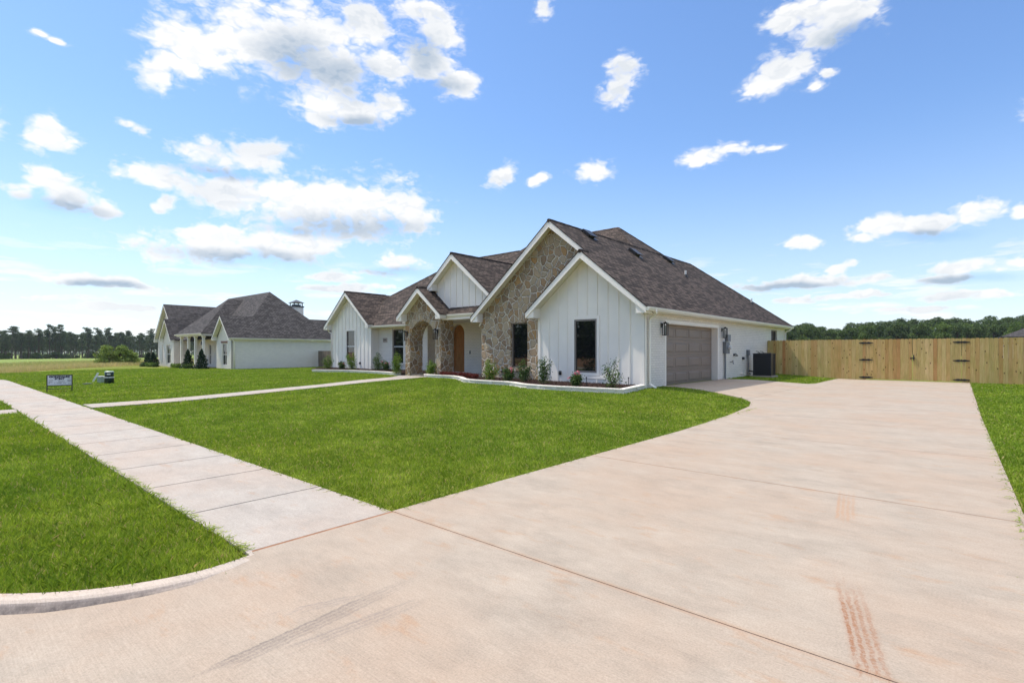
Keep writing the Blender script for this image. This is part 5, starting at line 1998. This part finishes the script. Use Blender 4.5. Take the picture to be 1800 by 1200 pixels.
# ------------------------------------------------------------------ small things on the lawns
def yard_sign():
    r = thing('yard_sign', (-22.4, 3.03, g(-22.4, 3.03)), 'small framed yard sign with dark lettering on the lawn by the sidewalk', 'sign', rz=R(73))
    f = MB()
    w, h0, h1 = 0.315, 0.205, 0.555
    for s_ in (-1, 1):
        f.box(s_ * w - 0.013, s_ * w + 0.013, -0.012, 0.012, -0.1, h1)
    f.box(-w + 0.014, w - 0.014, -0.011, 0.011, h1 - 0.022, h1)
    f.box(-w + 0.014, w - 0.014, -0.011, 0.011, h0 - 0.012, h0 + 0.012)
    f.box(-w + 0.014, w - 0.014, -0.009, 0.009, 0.085, 0.105)
    f.build('sign_frame', M['black_metal'], r, local=True)
    p = MB()
    p.box(-w + 0.014, w - 0.014, -0.004, 0.004, h0 + 0.013, h1 - 0.023)
    pn = p.build('sign_panel', M['sign_face'], r, local=True)
    text_mesh('GONZALEZ', 0.078, M['sign_ink'], pn, (0.0, -0.006, 0.488), (R(90), 0, 0), 'lettering', 0.001, 1.28, 0.006)
    text_mesh('PRINT', 0.070, M['sign_ink'], pn, (0.0, -0.006, 0.418), (R(90), 0, 0), 'lettering', 0.001, 1.25, 0.006)
    q = MB()
    rs = random.Random(3)
    for z_, segs in ((0.425, ((0.20, 0.28),)), (0.375, ((-0.27, -0.17), (0.19, 0.28))), (0.335, ((-0.03, 0.13), (0.20, 0.29))), (0.315, ((-0.27, -0.18),)), (0.285, ((-0.28, -0.25), (-0.13, -0.11), (-0.07, 0.05), (0.08, 0.16))), (0.262, ((0.21, 0.29),))):
        for a, b_ in segs:
            x_ = a
            while x_ < b_:
                l_ = rs.uniform(0.008, 0.02)
                q.box(x_, min(b_, x_ + l_), -0.0062, -0.0045, z_ - 0.009, z_ + rs.uniform(0.004, 0.012))
                x_ += l_ + 0.005
    q.build('small_print', M['sign_ink'], pn, local=True)


yard_sign()


def pedestal():
    x_, y_ = -25.8, 5.0
    z_ = g(x_, y_)
    r = thing('utility_pedestal', (x_, y_, z_), 'dark utility pedestal with a pale band and cap standing on the lawn', 'utility box', rz=R(12))
    b_ = MB()
    b_.tube([(0, 0, -0.02), (0, 0, 0.24), (0, 0, 0.241)], [0.165, 0.155, 0.155], 20)
    b_.tube([(0, 0, 0.281), (0, 0, 0.46)], [0.15, 0.145], 20)
    b_.build('body', M['dark_green_plastic'], r, True, True)
    c = MB()
    c.tube([(0, 0, 0.242), (0, 0, 0.28)], [0.163, 0.160], 20)
    c.build('band', M['pale_plastic'], r, False, True)
    c = MB()
    c.tube([(0, 0, 0.461), (0, 0, 0.485), (0, 0, 0.51)], [0.16, 0.158, 0.12], 20)
    c.build('cap', M['pale_green_plastic'], r, False, True)
    c = MB()
    c.box(0.05, 0.155, -0.12, -0.02, 0.36, 0.42)
    c.build('notice_label', M['pale_plastic'], r, False, True)
    x_, y_ = -26.75, 4.93
    r = thing('utility_box', (x_, y_, g(x_, y_)), 'small pale grey-green utility box left of the dark pedestal', 'utility box', rz=R(20))
    b_ = MB()
    b_.box(-0.11, 0.11, -0.10, 0.10, -0.02, 0.24)
    for s_ in (-0.05, 0.05):
        b_.box(s_ - 0.01, s_ + 0.01, -0.108, -0.1005, 0.02, 0.22)
    b_.build('body', M['pale_green_plastic'], r, False, True)
    b_ = MB()
    b_.box(-0.125, 0.125, -0.115, 0.115, 0.241, 0.285)
    b_.build('lid', M['pale_plastic'], r, False, True)
    x_, y_ = -27.8, 4.8
    r = thing('marker_post', (x_, y_, g(x_, y_)), 'thin pale marker stake leaning on the lawn left of the utility boxes', 'post', rz=R(75))
    b_ = MB()
    b_.prism([(-0.035, 0, -0.05), (0.035, 0, -0.05), (0.24, 0, 0.38), (0.17, 0, 0.40)], (0, 0.012, 0))
    b_.build('stake', M['pale_plastic'], r, False, True)
    x_, y_ = -26.0, 4.35
    r = thing('black_disc', (x_, y_, g(x_, y_)), 'flat black disc in the grass before the utility boxes', 'valve box')
    b_ = MB()
    b_.tube([(0, 0, 0.0), (0, 0, 0.05)], [0.16, 0.15], 16)  # plain low black disc
    b_.build('lid', M['black_metal'], r, False, True)


pedestal()

for x_, c_, z_ in ((-13.85, 15.32, 0.55), (-10.75, 14.96, 0.56), (-29.35, 17.4, 0.62), (-27.25, 17.4, 0.60)):
    e = MB()
    e.box(x_ - 0.05, x_ + 0.05, c_ - 0.035, c_ - 0.0005, z_ - 0.07, z_ + 0.07)
    e.tube([(x_ + 0.01, c_ - 0.036, z_ + 0.02), (x_ + 0.04, c_ - 0.10, z_ - 0.03)], [0.05, 0.035], 8)
    e.build('outlet_cover', M['black_metal'], house)
for x_, y_, lb in ((-8.62, 13.35, 'short black irrigation stake right of the pink rose bush'), (-7.55, 14.0, 'short black irrigation stake right of the holly by the garage corner')):
    e = MB()
    e.tube([(x_, y_, g(x_, y_) + 0.05), (x_, y_, g(x_, y_) + 0.36)], 0.012, 6)
    e.tube([(x_, y_, g(x_, y_) + 0.36), (x_, y_, g(x_, y_) + 0.40)], 0.022, 6)
    tag(e.build('irrigation_stake', M['black_metal']), lb, 'stake')

# ------------------------------------------------------------------ trees
def crown_mesh(name, rs, clumps, per, csize, lsize, mat_, up=0.2):
    P = []
    RR = []
    for c_ in clumps:
        ctr, rad = np.array(c_[:3]), np.array(c_[3:6])
        n_ = int(per * c_[6]) if len(c_) > 6 else per
        d = rs.normal(size=(n_, 3))
        d /= np.linalg.norm(d, axis=1, keepdims=True)
        q = rs.uniform(0.35, 1.05, size=(n_, 1)) ** 0.6
        P.append(ctr + d * q * rad)
        RR.append(np.clip(rs.rand(n_) * 0.7 + rs.rand() * 0.3, 0, 1))
    P = np.concatenate(P)
    RR = np.concatenate(RR)
    V, F = leaf_quads(rs, P, lsize, up)
    # crossing second leaf to read from every side
    V2, F2 = leaf_quads(rs, P, lsize * 0.9, up)
    o = np_mesh(name, np.concatenate([V, V2]), np.concatenate([F, F2 + len(V)]), mat_, np.concatenate([RR, RR]))
    me = o.data
    bpy.data.objects.remove(o)
    return me


def pine_protos():
    out = []
    for i in range(6):
        rs = np.random.RandomState(100 + i)
        H = 12.5 * rs.uniform(0.92, 1.08)
        t = MB()
        lean = rs.normal(size=2) * 0.25
        path = [(lean[0] * q * q, lean[1] * q * q, H * q - (0.3 if q == 0 else 0)) for q in (0, 0.3, 0.6, 0.85, 1.0)]
        t.tube(path, [0.21, 0.17, 0.13, 0.07, 0.02], 7)
        clumps = []
        nb_ = 30
        for k in range(nb_):
            f = rs.uniform(0.33, 1.0)
            a = rs.uniform(0, 6.28)
            L = (2.5 * (1.06 - f) ** 0.55 + 0.25) * rs.uniform(0.55, 1.15)
            zc_ = H * f
            bx_, by_ = lean * f * f
            tip = (bx_ + math.cos(a) * L, by_ + math.sin(a) * L, zc_ + 0.25 * L)
            t.tube([(bx_, by_, zc_ - 0.2), tip], [0.045, 0.012], 4, False)
            clumps.append((tip[0] * 0.9, tip[1] * 0.9, tip[2], rs.uniform(0.6, 1.15), rs.uniform(0.6, 1.15), rs.uniform(0.3, 0.6)))
            if rs.rand() < 0.6:
                clumps.append((bx_ + math.cos(a) * L * 0.45, by_ + math.sin(a) * L * 0.45, zc_ + 0.1, 0.7, 0.7, 0.4))
        clumps.append((lean[0], lean[1], H, 0.6, 0.6, 0.55))
        # a few dead lower stubs
        for k in range(5):
            f = rs.uniform(0.2, 0.42)
            a = rs.uniform(0, 6.28)
            t.tube([(0, 0, H * f), (math.cos(a) * 0.9, math.sin(a) * 0.9, H * f + 0.2)], [0.03, 0.008], 4, False)
        ob = t.build('trunk', M['pine_bark'])
        tm = ob.data
        bpy.data.objects.remove(ob)
        cm = crown_mesh('crown', rs, clumps, 42, 1, 0.20, M['pine_needles'])
        out.append((tm, cm))
    return out


def oak_protos(leaf, seed, n=5, W=3.6, H=10.5, per=150, ls=0.26):
    out = []
    for i in range(n):
        rs = np.random.RandomState(seed + i)
        t = MB()
        t.tube([(0, 0, -0.3), (0.1, 0, H * 0.25), (rs.normal() * 0.3, rs.normal() * 0.3, H * 0.55), (rs.normal() * 0.5, rs.normal() * 0.5, H * 0.85)], [0.32, 0.25, 0.15, 0.05], 7)
        clumps = []
        for k in range(24):
            f = rs.uniform(0.10, 0.93)
            a = rs.uniform(0, 6.28)
            wr = W * math.sin(min(1.0, f * 1.15 + 0.12) * math.pi * 0.93 + 0.15) ** 0.55 if f < 0.95 else 0.8
            L = abs(wr) * rs.uniform(0.35, 0.88)
            tip = (math.cos(a) * L, math.sin(a) * L, H * f)
            t.tube([(0, 0, H * f * 0.72), tip], [0.09, 0.02], 4, False)
            s_ = rs.uniform(0.85, 1.6) * (W / 3.6) ** 0.8
            clumps.append((tip[0], tip[1], tip[2], s_ * 1.1, s_ * 1.1, s_ * 0.8))
        clumps.append((0, 0, H * 0.93, 0.42 * W, 0.42 * W, 0.28 * W))
        ob = t.build('trunk', M['bark'])
        tm = ob.data
        bpy.data.objects.remove(ob)
        cm = crown_mesh('crown', rs, clumps, per, 1, ls, M[leaf])
        out.append((tm, cm))
    return out


def plant_tree(name, proto, x, y, sc, rz, label, group, sz=1.0, cat='tree'):
    e = thing(name, (x, y, g(x, y)), label, cat, group, rz)
    for nm, me in (('trunk', proto[0]), ('crown', proto[1])):
        o = bpy.data.objects.new(nm, me)
        scn.collection.objects.link(o)
        o.parent = e
        o.scale = (sc, sc, sc * sz)
    return e


CS, SN = 0.75407, 0.65680


def wpos(k, d):
    return (CS * k - SN) * d, (SN * k + CS) * d


pines = pine_protos()
rp = random.Random(21)
for i in range(92):
    k = -1.10 + 0.50 * (i + rp.uniform(-1.6, 1.6)) / 91
    t = (k + 1.0) / 0.35
    d = 196 + 56 * t + rp.uniform(-5, 9)
    x_, y_ = wpos(k, d)
    plant_tree('pine_tree', pines[i % 6], x_, y_, rp.choice((0.80, 0.9, 0.97, 1.0, 1.04, 1.18)) * rp.uniform(0.95, 1.05) * (0.84 + 0.09 * t), rp.uniform(0, 6.28),
               'tall slim pine in the front row of the long pine stand across the field', 'front row of pines across the field')
for i in range(110):
    k = -1.10 + 0.50 * (i + rp.uniform(-0.8, 0.8)) / 109
    t = (k + 1.0) / 0.35
    d = 216 + 58 * t + rp.uniform(0, 22)
    x_, y_ = wpos(k, d)
    plant_tree('pine_tree', pines[(i * 5 + 2) % 6], x_, y_, rp.uniform(0.86, 1.06) * (0.90 + 0.09 * t), rp.uniform(0, 6.28),
               'tall pine standing deeper inside the long pine stand across the field', 'rear pines across the field')
# brush at the feet of the pines and the distant wood behind them
brush = oak_protos('oak_leaves', 300, 3, 2.0, 2.6, 60)
for i in range(34):
    k = -1.08 + 0.46 * (i + rp.uniform(-1, 1)) / 33
    t = (k + 1.0) / 0.35
    d = 190 + 56 * t + rp.uniform(0, 18)
    x_, y_ = wpos(k, d)
    plant_tree('bush', brush[i % 3], x_, y_, rp.uniform(0.5, 1.35), rp.uniform(0, 6.28), 'dark bush at the foot of the pines across the field', 'bushes under the pines', 0.8, 'bush')


def distant_wood():
    rs = np.random.RandomState(5)
    n = 26000
    k = rs.uniform(-1.35, -0.35, n)
    d = rs.uniform(560, 640, n)
    X = (CS * k - SN) * d
    Y = (SN * k + CS) * d
    top = 16 + 2.5 * np.sin(k * 130) + 1.5 * np.sin(k * 331 + 1) + rs.normal(size=n) * 0.7
    Z = G(X, Y) + rs.uniform(0, 1, n) ** 0.7 * top
    V, F = leaf_quads(rs, np.stack([X, Y, Z], 1), 1.5, 0.1)
    o = np_mesh('distant_wood', V, F, M['pine_needles'], rs.rand(len(F)) * 0.8)
    o['kind'] = 'stuff'


distant_wood()


def wood_across_the_street():
    rs = np.random.RandomState(6)
    n = 30000
    X = rs.uniform(-140, 120, n)
    Y = rs.uniform(-66, -58, n)
    top = 5.5 + 2.5 * np.sin(X * 0.31) + 1.6 * np.sin(X * 0.83 + 1) + rs.normal(size=n) * 0.5
    Z = G(X, Y) - 0.3 + rs.uniform(0, 1, n) ** 0.7 * top
    V, F = leaf_quads(rs, np.stack([X, Y, Z], 1), 0.9, 0.1)
    o = np_mesh('wood_across_the_street', V, F, M['oak_leaves'], rs.rand(len(F)) * 0.8)
    o['kind'] = 'stuff'


wood_across_the_street()

oaks = oak_protos('oak_leaves', 400, 6)
pale = oak_protos('pale_oak_leaves', 450, 3)


def skyline(u):
    pts = [(1380, 569), (1400, 562), (1425, 561), (1450, 571), (1475, 570), (1500, 563), (1530, 560), (1560, 559), (1600, 555), (1640, 553), (1670, 552), (1700, 555), (1720, 557), (1745, 551), (1775, 547), (1800, 546), (1900, 548)]
    for (a, va), (b_, vb) in zip(pts[:-1], pts[1:]):
        if a <= u <= b_:
            return va + (vb - va) * (u - a) / (b_ - a)
    return 552


ro = random.Random(9)
for row, (d0, cnt, f_) in enumerate(((176, 42, 1.0), (152, 38, 0.93), (132, 34, 0.84))):
    for i in range(cnt):
        u = 1376 + (1880 - 1376) * (i + ro.uniform(-0.35, 0.35)) / (cnt - 1)
        k = (u - 900) / 907
        d = d0 + ro.uniform(-7, 7)
        hh = (616 - skyline(min(max(u, 1380), 1900))) * d / 907 * f_ * ro.uniform(0.88, 1.04) + 1.35
        x_, y_ = wpos(k, d)
        paleone = (row == 2 and i in (9, 17, 18, 19, 27)) or (row == 1 and i in (12, 24))
        pr = pale[i % 3] if paleone else oaks[(i * 3 + row) % 6]
        if row == 0:
            lb, gp = 'dark leafy tree on the skyline of the wood behind the fence', 'rear trees of the wood behind the fence'
        elif paleone:
            lb, gp = 'paler green broad tree at the edge of the wood behind the fence', 'pale trees of the wood behind the fence'
        else:
            lb, gp = 'dark green broad tree at the front of the wood behind the fence', 'front trees of the wood behind the fence'
        plant_tree('leafy_tree', pr, x_, y_, hh / 11.6, ro.uniform(0, 6.28), lb, gp)
for u, d, s_ in ((1704, 75, 0.30), (1741, 78, 0.28), (1543, 80, 0.24)):
    x_, y_ = wpos((u - 900) / 907, d)
    plant_tree('small_tree', pale[0], x_, y_, s_, ro.uniform(0, 6), 'small bright green tree just showing above the fence', 'small trees just behind the fence', 0.95)

# loose green bush in the field, left of the neighbour's house
loose = oak_protos('loose_leaves', 500, 3, 1.25, 2.2, 70, 0.13)
for j, (u, d, s_, z_) in enumerate(((188, 62, 0.95, 1.05), (214, 63, 1.12, 0.95), (232, 64, 0.80, 0.85))):
    x_, y_ = wpos((u - 900) / 907, d)
    lab = ('leftmost rounded bush of the pale green clump in the field', 'middle and tallest bush of the pale green clump in the field', 'low right bush of the pale green clump in the field')[j]
    e = plant_tree('field_bush', loose[j], x_, y_, s_, 1.0 * j, lab, None, z_, 'bush')


def far_house():
    r = thing('distant_house', (12, 117, 0), 'distant house with grey hip roof showing above the fence at the right edge', 'house')
    w = MB()
    wall(w, 'Y', 112.5, 0.2, 5.2, 22.0, -0.1, 3.4, [dict(u0=9, u1=10.4, z0=1.0, z1=2.6)])
    wall(w, 'X', 5.4, 0.2, 112.71, 122, -0.1, 3.4)
    w.build('brick_wall', M['painted_brick'], r)
    f = MB()
    e = 3.55
    f.slab([(4.7, 112, e), (22.5, 112, e), (17.5, 117.2, 5.9), (9.6, 117.2, 5.9)], 0.15)
    f.slab([(4.7, 112, e), (9.6, 117.2, 5.9), (4.7, 122.4, e)], 0.15)
    f.slab([(4.7, 122.4, e), (9.6, 117.2, 5.9), (17.5, 117.2, 5.9), (22.5, 122.4, e)], 0.15)
    f.build('roof', M['grey_shingles'], r)
    window(r, 'Y', 112.5, 9, 10.4, 1.0, 2.6, 0.05, True)


far_house()

# ------------------------------------------------------------------ grass
def in_any(x, y):
    m_ = np.zeros(x.shape, dtype=bool)
    for P in (DRIVE, APRON, WALK, PATH, STUB):
        m_ |= inside(P, x, y)
    kb = [(px, py) for px, py in KERB]
    kin = kb + [(-40, -3), (3, -3), (3, 1.4)]
    m_ |= inside(kin, x, y)
    ob = [(p.x, p.y - 0.0) for p in QR] + [(-7.15, 13.6), (-7.50, 14.9), (-7.5, 40), (-31, 40), (-31, 17.5), (-30.6, 16.4), (-28.6, 15.0)] + [(p.x, p.y) for p in QL]
    m_ |= inside(ob, x, y)
    nbp = [(-70, 18), (-70, 40), (-47, 40), (-47, 17.6), (-50.7, 17.6), (-52, 16.0), (-58, 16.2), (-58.5, 16.9), (-62, 16.9), (-62.5, 15.6), (-70, 15.8)]
    m_ |= inside(nbp, x, y)
    m_ |= (x > -3.64) & (x < -3.44) & (y > 1.38) & (y < 2.62)
    m_ |= (x > -3.6) & (x < 0.4) & (y > 2.5) & (y < 2.65)
    m_ |= (x > -7.1) & (x < -6.5) & (y > 25) & (y < 25.7)
    return m_


def lawn():
    rs = np.random.RandomState(3)
    r0, r1, p_ = 4.0, 58.0, 1.55
    rho = 6800.0
    span = R(112)
    n1 = int(rho * (r0 ** 2 - 1.0) / 2 * span)
    n2 = int(rho * r0 ** p_ * (r1 ** (2 - p_) - r0 ** (2 - p_)) / (2 - p_) * span)
    ra = np.sqrt(rs.uniform(1.0, r0 ** 2, n1))
    rb = (rs.uniform(0, 1, n2) * (r1 ** (2 - p_) - r0 ** (2 - p_)) + r0 ** (2 - p_)) ** (1 / (2 - p_))
    r = np.concatenate([ra, rb])
    az = rs.uniform(-0.5, 0.5, len(r)) * span - R(41.05)
    x = np.sin(az) * r
    y = np.cos(az) * r
    jx = rs.normal(size=len(r)) * 0.022 * (1 + (rs.rand(len(r)) < 0.06) * 1.6)
    jy = rs.normal(size=len(r)) * 0.022
    keep = ~in_any(x + jx, y + jy)
    keep &= (y < 28.4) | (x < -32)
    ed = x + y * 1.35
    keep &= ed > -52.0
    # bare / thin spots
    def wave(a, b_):
        return np.sin(x * a + 1.3 * np.sin(y * b_)) * np.sin(y * a * 1.13 + 1.1 * np.sin(x * b_ * 0.9))
    thin = wave(2.3, 1.7) * 0.6 + wave(6.1, 4.4) * 0.4
    keep &= rs.rand(len(r)) > np.clip((thin - 0.35) * 0.8, 0, 0.5)
    x, y, r, thin = x[keep], y[keep], r[keep], thin[keep]
    n = len(x)
    wid = 0.0019 * np.maximum(1.0, (r / 3.0) ** 0.92) * rs.uniform(0.7, 1.35, n)
    tuft = 0.5 + 0.5 * np.sin(x * 9 + 2 * np.sin(y * 7)) * np.sin(y * 8.3 + 2 * np.sin(x * 6.1))
    hgt = (0.022 + 0.020 * rs.rand(n) + 0.018 * tuft * rs.rand(n)) * np.where(rs.rand(n) < 0.04, 1.5, 1.0) * np.clip(1.0 + (r - 8) * 0.012, 1, 1.35)
    hgt *= np.where(y < 1.5, 1.25, 1.0)
    z = G(x, y)
    a = rs.uniform(0, 2 * np.pi, n)
    lean = rs.uniform(0.15, 1.1, n)
    lx, ly = np.cos(a) * lean * hgt, np.sin(a) * lean * hgt
    b_ = rs.uniform(0, 2 * np.pi, n)
    wx, wy = np.cos(b_) * wid, np.sin(b_) * wid
    base = np.stack([x, y, z - 0.004], 1)
    W_ = np.stack([wx, wy, np.zeros(n)], 1)
    mid = base + np.stack([lx * 0.35, ly * 0.35, hgt * 0.62], 1)
    tip = base + np.stack([lx, ly, hgt], 1)
    V = np.stack([base - W_, base + W_, mid + W_ * 0.75, tip, mid - W_ * 0.75], 1).reshape(-1, 3)
    idx = np.arange(n) * 5
    me = bpy.data.meshes.new('lawn_grass')
    me.vertices.add(5 * n)
    me.vertices.foreach_set('co', V.astype(np.float32).ravel())
    F = np.stack([idx, idx + 1, idx + 2, idx + 3, idx + 4], 1)
    me.loops.add(5 * n)
    me.polygons.add(n)
    me.loops.foreach_set('vertex_index', F.astype(np.int32).ravel())
    me.polygons.foreach_set('loop_start', np.arange(0, 5 * n, 5, dtype=np.int32))
    me.update(calc_edges=True)
    at = me.attributes.new('rnd', 'FLOAT', 'FACE')
    cv = np.clip(rs.rand(n) * 0.62 + 0.38 * tuft - 0.12 + 0.2 * thin, 0, 0.93)
    cv = np.where(rs.rand(n) < 0.035, 1.0, cv)
    at.data.foreach_set('value', cv.astype(np.float32))
    me.materials.append(M['lawn_blades'])
    o = bpy.data.objects.new('lawn_grass', me)
    scn.collection.objects.link(o)
    o['kind'] = 'stuff'
    print('blades', n)
    return o


lawn()


def runners():
    """stolons creeping over the edge of the concrete"""
    rs = np.random.RandomState(8)
    mb = MB()
    spots = []
    for _ in range(120):
        t = rs.rand() ** 1.8
        spots.append((-3.6 - 9 * t, 1.42, 0, 1))
    for _ in range(60):
        t = rs.rand() ** 1.8
        spots.append((-3.6 - 9 * t, 2.58, 0, -1))
    for _ in range(120):
        spots.append((-3.56 + rs.normal() * 0.01, 2.65 + 10 * rs.rand(), 1, 0))
    for _ in range(110):
        spots.append((0.33, 2.7 + 14 * rs.rand() ** 1.5, -1, 0))
    for (x_, y_, dx, dy) in spots:
        L = rs.uniform(0.03, 0.13)
        a = math.atan2(dy, dx) + rs.normal() * 0.7
        pts = []
        px, py = x_ - math.cos(a) * 0.03, y_ - math.sin(a) * 0.03
        for q in range(5):
            pts.append((px, py, g(px, py) + 0.028 + 0.012 * math.sin(q * 1.3)))
            a += rs.normal() * 0.25
            px += math.cos(a) * L / 4
            py += math.sin(a) * L / 4
        mb.cur = rs.uniform(0.3, 1.0)
        mb.tube(pts, 0.0016, 4)
        for q in range(1, 5):
            for s_ in (-1, 1):
                b_ = a + s_ * 0.8
                p = pts[q]
                l_ = rs.uniform(0.01, 0.03)
                mb.add([(p[0], p[1], p[2]), (p[0] + math.cos(b_) * l_, p[1] + math.sin(b_) * l_, p[2] + 0.008), (p[0] + math.cos(b_ + .3) * l_ * .5, p[1] + math.sin(b_ + .3) * l_ * .5, p[2] + 0.006)], [(0, 1, 2)])
    o = mb.build('grass_runners', M['lawn_blades'])
    o['kind'] = 'stuff'


runners()


def field_grass():
    rs = np.random.RandomState(14)
    n = 90000
    t = rs.rand(n)
    # strip along the edge of the mown lawn and the field beyond
    Y = -14 + 62 * rs.rand(n)
    off = rs.rand(n) ** 2.2 * 38
    X = -52.2 - Y * 1.35 - off + rs.normal(size=n) * 0.5
    hgt = rs.uniform(0.22, 0.55, n)
    nbp = (X > -70.5) & (Y > 15.5)
    keep = ~nbp
    X, Y, hgt, off = X[keep], Y[keep], hgt[keep], off[keep]
    n = len(X)
    Z = G(X, Y)
    a = rs.uniform(0, 6.28, n)
    lx, ly = np.cos(a) * hgt * 0.4, np.sin(a) * hgt * 0.4
    w = 0.016 * (1 + off / 12)
    wx, wy = np.cos(a + 1.57) * w, np.sin(a + 1.57) * w
    b0 = np.stack([X - wx, Y - wy, Z - 0.02], 1)
    b1 = np.stack([X + wx, Y + wy, Z - 0.02], 1)
    tp = np.stack([X + lx, Y + ly, Z + hgt], 1)
    V = np.stack([b0, b1, tp], 1).reshape(-1, 3)
    F = np.arange(3 * n).reshape(-1, 3)
    o = np_mesh('field_grass', V, F, M['field_blades'], np.clip(rs.rand(n) * 0.7 + 0.3 * (off < 9), 0, 1), k=3)
    o['kind'] = 'stuff'


field_grass()

# ------------------------------------------------------------------ summer haze
def haze():
    mb = MB()
    mb.box(-1510, 1510, -1510, 1510, -5.6, 20)
    m = bpy.data.materials.new('haze')
    m.use_nodes = True
    t = m.node_tree
    t.nodes.remove(t.nodes['Principled BSDF'])
    v = t.nodes.new('ShaderNodeVolumePrincipled')
    v.inputs['Density'].default_value = 0.00014
    v.inputs['Color'].default_value = (0.84, 0.90, 1.0, 1)
    t.links.new(v.outputs[0], t.nodes['Material Output'].inputs['Volume'])
    o = mb.build('haze', m)
    o['kind'] = 'stuff'


haze()
